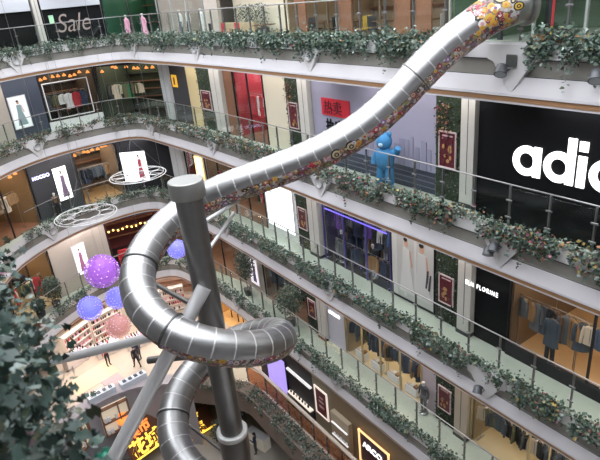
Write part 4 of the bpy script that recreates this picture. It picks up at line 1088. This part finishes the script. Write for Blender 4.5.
# ================================================================== LEVEL E
def EB(sl, sr): return Bay('E', sl, sr, .20)
def ewall(sl, sr, mat):
    b = EB(sl, sr); struct(MB().box(0, b.w, 0, .2, 0, 3.7), 'wall_right' if sl < 33 else 'wall_far', mat, loc=b.o, rz=b.rz); return b
b = ewall(25.2, 22.0, dark)
printed(b, 'light_box_poster', .9, 3.1, .15, 2.7, pm('purple_ad', (.35, .28, .65), .5, noise=.3, nscale=2, emit=(.42, .32, .9), es=.8), dark, 'glowing violet advertising screen on the lowest balcony under the slide', 'light box')
b = ewall(22.0, 19.5, dark)
t = empty('display_shelf', b.p(.1, -.25, .35), b.rz, 'long display shelf with white lit trays right of the violet screen', 'shelf')
MB().box(0, 2.3, 0, .25, -.35, .45, bev=.01).build('base', charcoal, t); MB().box(.05, 2.25, .0, .24, .45, .52).build('lit_tray', pm('tray_lit', (.8, .7, .6), .5, emit=(1, .85, .7), es=.5), t)
MB().box(0, 2.3, .1, .25, 2.0, 2.08).build('upper_shelf', white_lit, t)
for i in range(7):
    tag(MB().lathe([(.05, 0), (.06, .1), (.025, .16), (.02, .22)], 10).build('bottle', cm(['black', 'navy', 'white'][i % 3]), None, b.p(.35 + i * .28, -.13, .87), b.rz), '%s bottle on the lit tray under the upper shelf, %s from the left' % (['black', 'navy', 'white'][i % 3], ORDW[i]), 'bottle', 'bottles on the lit tray')
b = ewall(19.5, 17.9, pm('olive_wall', (.22, .19, .13), .6))
printed(b, 'framed_poster', .2, 1.3, 1.05, 2.85, poster_red, pm('frame_glow', (.8, .65, .6), .5, emit=(1, .85, .75), es=.6), 'dark red poster in a glowing white frame on the lowest balcony', fw=.09, shapes=[('printed_title', pm('poster_pale', (.6, .4, .4), .5), [[(.3, .3), (.7, .3), (.7, .38), (.3, .38)], [(.3, .5), (.7, .5), (.7, .56), (.3, .56)], [(.35, .65), (.65, .65), (.65, .7), (.35, .7)]])])
b = ewall(17.9, 15.8, pm('bronze', (.20, .14, .08), .5))
t = empty('wall_cabinet', b.p(.2, -.3, .3), b.rz, 'bronze wall cabinet with white lit shelves left of the gold framed sign', 'cabinet')
MB().box(0, 1.4, .05, .3, 0, 2.0, bev=.01).build('cabinet_body', pm('bronze2', (.40, .33, .24), .5), t)
for z in (.55, 1.35): MB().box(.08, 1.32, -.02, .28, z, z + .06).build('lit_shelf', white_lit, t)
for i in range(5): tag(MB().box(-.08, .08, -.08, .08, 0, .14, bev=.015).build('white_box', white_m, None, b.p(.45 + i * .24, -.2, .91), b.rz), 'small white box on the lit shelf of the bronze cabinet, %s from the left' % ORDW[i], 'box', 'white boxes on the lit shelf')
b = ewall(15.8, 4, pm('bronze', (.20, .14, .08), .5))
t = empty('shop_sign', b.p(.1, -.06, .5), b.rz, 'dark sign with white lettering in a glowing gold frame at the bottom edge', 'sign')
MB().box(0, 2.1, -.03, 0, 0, 2.0).build('sign_plate', pm('sign_maroon', (.05, .015, .03), .4), t)
for (a, c, e, g) in ((0, 2.1, 0, .08), (0, 2.1, 1.92, 2.0), (0, .08, 0, 2), (2.02, 2.1, 0, 2)): MB().box(a, c, -.08, 0, e, g).build('gold_frame', pm('gold_frame', (.7, .45, .2), .4, emit=(1, .62, .28), es=1.2), t)
put_text('ARCO', .48, letter_lit, t, (.28, -.05, 1.12), bold=.01)
# far shops on E behind
b = Bay('E', 33.5, 26.6, 1.05)
b = shop('E', 33.2, 25.6, 'golden-lit shop on the lowest balcony seen through the slide coil', pm('shop_amber', (.55, .33, .12), .6), pm('floor_amber', (.65, .42, .18), .4), warm_lit, depth=4, mull=1, glass=False, lit=(6, 2))
for i in range(3):
    t = empty('display_table', b.p(1.6 + i * 1.6, 1.0, .03), b.rz, 'display table in the golden-lit shop, %s from the left' % ORDW[i], 'table', 'golden shop tables')
    MB().box(-.5, .5, -.3, .3, .7, .76, bev=.01).build('tabletop', cm('cream'), t)
    for sx_ in (-1, 1):
        for sy in (-1, 1): MB().box(.45 * sx_ - .03, .45 * sx_ + .03, .26 * sy - .03, .26 * sy + .03, 0, .7).build('leg', cm('black'), t)
b = shop('E', 37.6, 34.0, 'pink-lit cosmetics shop at the far corner of the lowest balcony', pm('shop_peach', (.55, .38, .28), .6), floor_far, cool_lit, depth=3.5, mull=1, glass=False, lit=(3, 2))
b = shop('E', 43.6, 37.7, 'bright cosmetics shop with white shelving on the far left of the lowest balcony', pm('shop_cream', (.68, .58, .48), .6), floor_far, cool_lit, depth=3.5, mull=1, glass=False, lit=(4, 2))
GOODS = {}
def good(p, rz, r, where):
    c_ = r.choice(['brown', 'red', 'black', 'white', 'pink', 'charcoal']); kind = r.choice(['box', 'bottle'])
    if (c_, kind) not in GOODS:
        GOODS[c_, kind] = (MB().box(-.05, .05, -.04, .04, 0, .2, bev=.006) if kind == 'box' else MB().lathe([(.045, 0), (.05, .12), (.025, .17), (.022, .23)], 10)).mesh('cosmetic_' + kind, cm(c_))
    tag(mesh_obj('cosmetic_' + kind, GOODS[c_, kind], None, p, rz), 'tiny %s cosmetics %s %s' % (c_, kind, where), kind, '%s %s %s' % (c_, 'boxes' if kind == 'box' else 'bottles', where))
def shelving(loc, rz, w, label, rows=4, cols=9, seed=1, hgt=1.9, body=None, nm='shelving_unit'):
    t = empty(nm, loc, rz, label, 'shelving', 'cosmetics shelving')
    bm2 = body or pm('shelf_white', (.70, .62, .56), .5)
    MB().box(0, w, .32, .36, 0, hgt).build('back_panel', bm2, t)
    for x in (0, w - .03): MB().box(x, x + .03, 0, .32, 0, hgt).build('side_panel', bm2, t)
    for i in range(rows + 1):
        z = .12 + (hgt - .2) * i / rows; MB().box(.03, w - .03, .0, .32, z, z + .03).build('shelf', bm2, t)
    r = random.Random(seed); tm = Matrix.Translation(loc) @ Matrix.Rotation(rz, 4, 'Z')
    for i in range(rows):
        z = .15 + (hgt - .2) * i / rows; x = .08
        while x < w - .12:
            good(tm @ Vector((x + .05, .14, z)), rz, r, 'on the ' + label.split(' crowded')[0] + ', ' + label.split(', ')[-1]); x += r.uniform(.13, .2)
M_ = lambda x, y: Vector((x, y, 5.0))
def along(k, s, n, z): return Vector((*W(k, s, n), z))
for i, (s, w) in enumerate(((42.6, 2.0), (40.5, 2.0), (36.9, 2.0))):
    bb = Bay('E', s, s - w, 1.5)
    shelving(bb.p(0, 0, 0.03), bb.rz, bb.w, 'peach cosmetics shelving crowded with small goods, %s from the left' % ORDW[i], seed=i, hgt=2.1)
for i, (x, y, rz) in enumerate(((34.6, -3.2, -1.15), (34.3, -5.3, -1.45), (33.7, -7.3, -1.6))):
    t = empty('cosmetics_counter', (x, y, 5.0), rz, 'low white cosmetics counter dotted with goods, %s from the left' % ORDW[i], 'counter', 'cosmetics counters')
    MB().box(-.8, .8, -.3, .3, 0, .85, bev=.02).build('counter_body', pm('counter', (.62, .55, .52), .5), t); MB().box(-.83, .83, -.33, .33, .85, .9, bev=.01).build('counter_top', white_m, t)
    r = random.Random(i); tm = Matrix.Translation((x, y, 5.0)) @ Matrix.Rotation(rz, 4, 'Z')
    for q in range(16): good(tm @ Vector((-.72 + (q % 8) * .2, -.14 + .28 * (q // 8), .9)), rz, r, 'on the %s low white counter' % ORDW[i])
# mat, low display and barrier on the E deck
tag(MB().box(-.9, .9, -1.5, 1.5, 0, .015).build('floor_mat', pm('mat_beige', (.62, .50, .33), .6), None, (32.3, -3.6, 5.005), .25), 'pale beige floor mat beside the person in dark red', 'mat')
tag(MB().box(-.5, .5, -.6, .6, 0, .02).build('floor_mat', pm('mat_mauve', (.42, .32, .33), .6), None, (31.1, -4.6, 5.005), .2), 'mauve floor mat near the low glass display', 'mat')
for i, (x, y, c_) in enumerate(((30.0, -3.6, 'white'), (30.0, -5.6, 'white'))):
    t = empty('low_display_case', (x, y, 5.0), PI / 2 + .1, 'low %s glass display case at the deck edge, %s one' % ('blue-white', ['left', 'right'][i]), 'display case')
    MB().box(-.85, .85, -.25, .25, 0, .4, bev=.01).build('case_body', pm('case_blue', (.55, .6, .68), .4), t); MB().box(-.85, .85, -.25, .25, .4, .5).build('case_top', shop_glass, t)
    for q in range(4): MB().box(-.7 + q * .38, -.5 + q * .38, -.12, .12, .4, .46).build('tray', cm('slate'), t)
# fascia wall with lit shop windows below the E edge (towards the left)
for i, (sl_, sr_, z0, z1) in enumerate(((36.3, 34.85, 2.9, 4.75), (33.95, 32.2, 2.55, 4.6))):
    b = Bay('X', sl_, sr_, -.02); b.o.z = 0; x0 = 0; x1 = b.w
    r = empty('display_window', b.p(x0, -.05, z0), b.rz, 'brown framed lit display window with white goods, %s of two below the deck' % ['left', 'right'][i], 'display window', 'display windows')
    w = x1 - x0; h = z1 - z0
    MB().box(0, w, .0, .10, 0, h).build('back_panel', pm('window_cream', (.6, .5, .38), .5, emit=(1, .85, .65), es=.35), r)
    for (a, c, e, g) in ((0, w, 0, .07), (0, w, h - .07, h), (0, .07, 0, h), (w - .07, w, 0, h), (w * .62, w * .62 + .06, 0, h), (0, w, h * .45, h * .45 + .08)): MB().box(a, c, -.25, .0, e, g).build('frame_bar', wood_brown, r)
    q_ = 0
    for lx in (.12, .34, .8):
        for lz in (.08, h * .45 + .09):
            tag(MB().box(0, .18, -.15, 0, 0, .34, bev=.01).build('white_carton', white_m, None, b.p(x0 + lx, -.10, z0 + lz), b.rz), 'small white carton in the %s brown framed display window' % ['left', 'right'][i], 'box', 'white cartons in the %s display window' % ['left', 'right'][i])
# black pit area beneath with green balloon and neon lettering
tag(MB().ball((0, 0, 0), .75, 24).build('green_balloon', pm('green_foil', (.02, .22, .15), .3, .3, noise=.3, nscale=5), None, (28.2, -2.55, 1.9)), 'large shiny dark green balloon at the bottom left behind the leaves', 'balloon')
def neon(loc, rz, w, h, txts, label, tilt=.6):
    t = empty('market_sign', loc, rz, label, 'sign'); t.rotation_euler = (-tilt, 0, rz)
    MB().box(-w / 2, w / 2, 0, .1, 0, h).build('sign_board', pm('board_dark', (.10, .03, .01), .6), t)
    for (tx, sz, x, z, m_) in txts: put_text(tx, sz, m_, t, (x, -.04, z), bold=.03)
    MB().box(-w / 2, w / 2, -.08, 0, -.1, .0).build('lit_edge', yellow_lit, t)
    return t
yellow_lit = pm('yellow_lit', (.8, .5, .05), .5, emit=(1, .62, .08), es=1.6); orange_lit = pm('orange_lit', (.8, .2, .03), .5, emit=(1, .25, .05), es=1.2)
t = neon((28.0, -5.2, 1.15), -1.35, 2.6, 2.2, [('花城', 1.1, -1.15, .15, yellow_lit), ('集市', .8, -.9, 1.25, orange_lit)], 'glowing yellow and orange market sign left of the lower slide coil')
MB().lathe([(.42, -.03), (.42, .03), (.3, .05), (.3, .06)], 24, 0, Matrix.Translation((-.6, -.06, 2.6)) @ Matrix.Rotation(PI / 2, 4, 'X')).build('round_badge', orange_lit, t)
t = neon((28.0, -8.5, .4), -1.45, 2.4, 1.5, [('市集', .75, -1.0, .1, yellow_lit), ('MARKET', .34, -.9, 1.05, yellow_lit)], 'glowing yellow market sign between the lower slide coil and the column')
# ground-floor stalls
for i, (x, y, rz, w) in enumerate(((24.9, -11.2, .25, 1.6), (24.5, -9.6, 1.2, 1.1))):
    t = empty('white_counter', (x, y, 0), rz, 'lit white counter on the ground floor, %s of the two by the people' % ['right', 'left'][i], 'counter')
    MB().box(-w / 2, w / 2, -.3, .3, 0, .95, bev=.02).build('counter_body', pm('counter_lit', (.5, .46, .40), .5, emit=(1, .92, .75), es=.1), t)
    for q in range(4): MB().box(-w / 2 + .05 + q * w / 4, -w / 2 + .10 + q * w / 4, -.31, -.29, .1, .85).build('slat', cm('brown'), t)
    MB().box(-w / 2, w / 2, -.3, .3, .95, 1.0).build('counter_top', white_m, t)
b = Bay('E', 30, 22, .0, xy=((29.5, -12.3), (22.5, -12.3))); b.o.z = 0
struct(MB().box(-2, 16, 0, .2, 0, 3.6), 'wall_right', dark, loc=b.o, rz=b.rz)
tree((26.6, -10.6, 0), 3.2, .9, 'large dark tree on the ground floor beneath the slide coil', 2200)
tree((26.0, -9.2, 0), 2.4, .7, 'smaller dark tree on the ground floor right of the column', 1200)

# ------------------------------------------------------------------ glitter balls and ring ornaments
import bmesh
def glitter(loc, r_, cols, label):
    t = empty('glitter_ball', loc, 0, label, 'hanging ball', 'hanging glitter balls')
    bm = bmesh.new(); bmesh.ops.create_icosphere(bm, subdivisions=3, radius=r_)
    pts = [e.verts[0].co.copy() for e in bm.edges]; pt2 = [e.verts[1].co.copy() for e in bm.edges]
    mb = MB()
    for a, c in zip(pts, pt2): mb.tube([a, c], .010 * r_ / .7, 3, 0, None, False, False)
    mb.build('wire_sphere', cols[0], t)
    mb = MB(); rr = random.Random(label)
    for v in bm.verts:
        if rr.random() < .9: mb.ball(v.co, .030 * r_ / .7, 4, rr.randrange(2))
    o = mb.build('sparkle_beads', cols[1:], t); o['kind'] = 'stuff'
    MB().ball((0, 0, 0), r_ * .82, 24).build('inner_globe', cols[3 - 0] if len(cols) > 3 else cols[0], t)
    MB().tube([(0, 0, r_), (0, 0, 29.4 - loc[2])], .006, 5).build('hanging_wire', rail_steel, t)
    bm.free()
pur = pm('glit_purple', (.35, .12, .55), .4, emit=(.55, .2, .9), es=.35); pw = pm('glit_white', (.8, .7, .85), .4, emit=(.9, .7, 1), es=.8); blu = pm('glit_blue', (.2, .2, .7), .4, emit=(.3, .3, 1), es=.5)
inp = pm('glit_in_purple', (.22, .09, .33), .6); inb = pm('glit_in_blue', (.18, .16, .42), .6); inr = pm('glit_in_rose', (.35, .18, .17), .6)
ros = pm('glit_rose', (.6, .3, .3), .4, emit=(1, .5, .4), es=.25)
GB = [((102, 271), .80, 'p'), ]
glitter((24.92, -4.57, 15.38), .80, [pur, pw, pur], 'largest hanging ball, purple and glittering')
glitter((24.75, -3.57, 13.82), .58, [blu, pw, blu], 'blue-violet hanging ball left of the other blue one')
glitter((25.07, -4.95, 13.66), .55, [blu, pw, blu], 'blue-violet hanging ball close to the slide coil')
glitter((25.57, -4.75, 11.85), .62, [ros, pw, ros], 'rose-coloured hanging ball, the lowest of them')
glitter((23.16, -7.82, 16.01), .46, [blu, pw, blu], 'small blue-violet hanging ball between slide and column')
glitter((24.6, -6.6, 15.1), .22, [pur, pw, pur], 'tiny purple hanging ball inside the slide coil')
wire_w = pm('ornament_wire', (.75, .75, .75), .35, .3)
def medallion(loc, r_, label):
    t = empty('ring_ornament', loc, .3, label, 'ornament', 'hanging ring ornaments')
    def loop(R, w_, f=lambda a: 1.0, z=0, n=64): return [(R * f(2 * PI * i / n) * math.cos(2 * PI * i / n), R * f(2 * PI * i / n) * math.sin(2 * PI * i / n), z) for i in range(n + 1)]
    MB().tube(loop(r_, 0), .022, 5).build('outer_ring', wire_w, t); MB().tube(loop(r_ * .92, 0, z=.05), .014, 5).build('second_ring', wire_w, t); MB().tube(loop(r_ * .45, 0), .014, 5).build('inner_ring', wire_w, t)
    for i in range(8):
        a = 2 * PI * i / 8; c_ = (r_ * .68 * math.cos(a), r_ * .68 * math.sin(a))
        MB().tube([(c_[0] + r_ * .24 * math.cos(u), c_[1] + r_ * .24 * math.sin(u), .02) for u in np.linspace(0, 2 * PI, 21)], .012, 4).build('swirl', wire_w, t)
    for i in range(3):
        a = 2 * PI * i / 3; MB().tube([(r_ * math.cos(a), r_ * math.sin(a), 0), (0, 0, 1.6)], .004, 4).build('hanging_wire', rail_steel, t)
    MB().tube([(0, 0, 1.6), (0, 0, 29.4 - loc[2])], .005, 4).build('hanging_wire', rail_steel, t)
medallion((23.28, -6.79, 19.98), 1.22, 'round white wire ornament before the wide glowing poster, the upper one')
medallion((24.1, -4.39, 18.58), 1.32, 'round white wire ornament before the far left fascia, the lower one')

# ------------------------------------------------------------------ spotlights
def spot(loc, rz, label, n=1, panel=False):
    t = empty('spotlight', loc, rz, label, 'spotlight', 'spotlights on the balcony brackets')
    MB().box(-.05, .05, -.02, .12, -.03, .03).build('wall_plate', charcoal, t)
    for i in range(n):
        c = Vector((.0 - i * .14, -.22 - .03 * i, .02 - i * .16)); R = Matrix.Translation(c) @ Matrix.Rotation(2.45, 4, 'X') @ Matrix.Rotation(.3, 4, 'Y')
        lh = MB().lathe([(.06, -.16), (.12, -.13), (.14, -.02), (.15, .08), (.155, .12)], 18, 0, R).build('lamp_housing', pm('spot_grey', (.10, .105, .115), .45, .4), t)
        MB().lathe([(.13, .121), (.001, .125)], 18, 0, R).build('lens', pm('lens', (.35, .38, .42), .15), lh)
        MB().tube([c + Vector((-.17, 0, 0)), c + Vector((-.17, .12, .03)), (0, .02, 0), c + Vector((.17, .12, .03)), c + Vector((.17, 0, 0))], .012, 6).build('yoke', charcoal, t)
    if panel: MB().box(.02, .30, -.08, -.03, .08, .38, bev=.01).build('square_plate', pm('plate_olive', (.07, .075, .07), .5), t)
rzA = Bay('A', 9, 8, 0).rz
spot((*W('A', 8.62, -.03), 24.45), rzA, 'grey spotlight with a square dark plate on the bracket under the slide mouth', 1, True)
spot((*W('B', 8.55, -.03), 19.6), rzA, 'pair of grey spotlights on the bracket below the black storefront', 2)
spot((*W('C', 8.85, -.03), 14.35), rzA, 'small grey spotlight on the lower right bracket', 1)
spot((*W('A', 6.25, -.03), 24.45), rzA, 'grey spotlight cut by the right edge of the topmost fascia', 1)

# ------------------------------------------------------------------ light, camera, world
def area(loc, rot, sx_, sy_, power, col=(1, 1, 1)):
    l = bpy.data.lights.new('lamp', 'AREA'); l.shape = 'RECTANGLE'; l.size = sx_; l.size_y = sy_; l.energy = power; l.color = col
    o = bpy.data.objects.new('ceiling_lamp', l); COL.objects.link(o); o.location = loc; o.rotation_euler = rot
    return o
for k, (pw_, col_) in {'B': (85, (1, .97, .94)), 'C': (80, (1, .95, .91)), 'D': (85, (1, .90, .86)), 'E': (120, (1, .84, .76)), 'A': (120, (1, 1, 1))}.items():
    for s in (5, 13, 21, 29, 36.5, 42):
        kk = k
        x, y = W(kk, s, .85); x2, y2 = W(kk, s + .2, .85)
        area((x, y, FZ[k] + 3.6), (0, 0, math.atan2(y2 - y, x2 - x)), 6, .5, pw_, col_)
for (x, y) in ((33, -4), (33, -8.5)): area((x, y, 8.55), (0, 0, 0), 3, 3, 130, (1, .85, .74))
w = bpy.data.worlds.new('sky'); scene.world = w; w.use_nodes = True
bg = w.node_tree.nodes['Background']; bg.inputs[0].default_value = (.93, .96, 1.0, 1); bg.inputs[1].default_value = 5.0
for (x0, x1, y0, y1) in ((-12, 60, -30, -12.3), (-12, 60, 4, 22), (-12, 1, -12.3, 4), (37, 60, -12.3, 4)):  # unseen roof ring, added so the slide reflects a bright opening and darker surroundings
    struct(MB().box(x0, x1, y0, y1, 32, 32.4), 'ceiling', white_panel)
# skylight beams over the void
for i in range(9):
    x = -8 + i * 5.2
    struct(MB().box(x, x + .35, -14, 18, 31.2, 31.9, bev=.02), trim_name(), white_m)

cam = bpy.data.cameras.new('cam'); co = bpy.data.objects.new('camera', cam); COL.objects.link(co)
yaw, pitch, roll, f = -5.71450766e-01, 4.11413892e-01, -1.00576918e-01, 543.016973
cy_, sy_ = math.cos(yaw), math.sin(yaw); cp, sp = math.cos(pitch), math.sin(pitch)
F = Vector((cy_ * cp, sy_ * cp, -sp)); Rr = Vector((sy_, -cy_, 0)); U = Rr.cross(F)
R2 = math.cos(roll) * Rr + math.sin(roll) * U; U2 = -math.sin(roll) * Rr + math.cos(roll) * U
co.matrix_world = Matrix(((R2.x, U2.x, -F.x, 0), (R2.y, U2.y, -F.y, 0), (R2.z, U2.z, -F.z, 26.7), (0, 0, 0, 1)))
cam.sensor_width = 36; cam.lens = f * 36 / 600; cam.clip_start = .05; cam.clip_end = 300
cam.dof.use_dof = True; cam.dof.focus_distance = 15.0; cam.dof.aperture_fstop = 3.5
scene.camera = co
vs_ = scene.view_settings; vs_.view_transform = 'Standard'; vs_.look = 'None'; vs_.gamma = 1; vs_.use_curve_mapping = False; vs_.exposure = 0.12
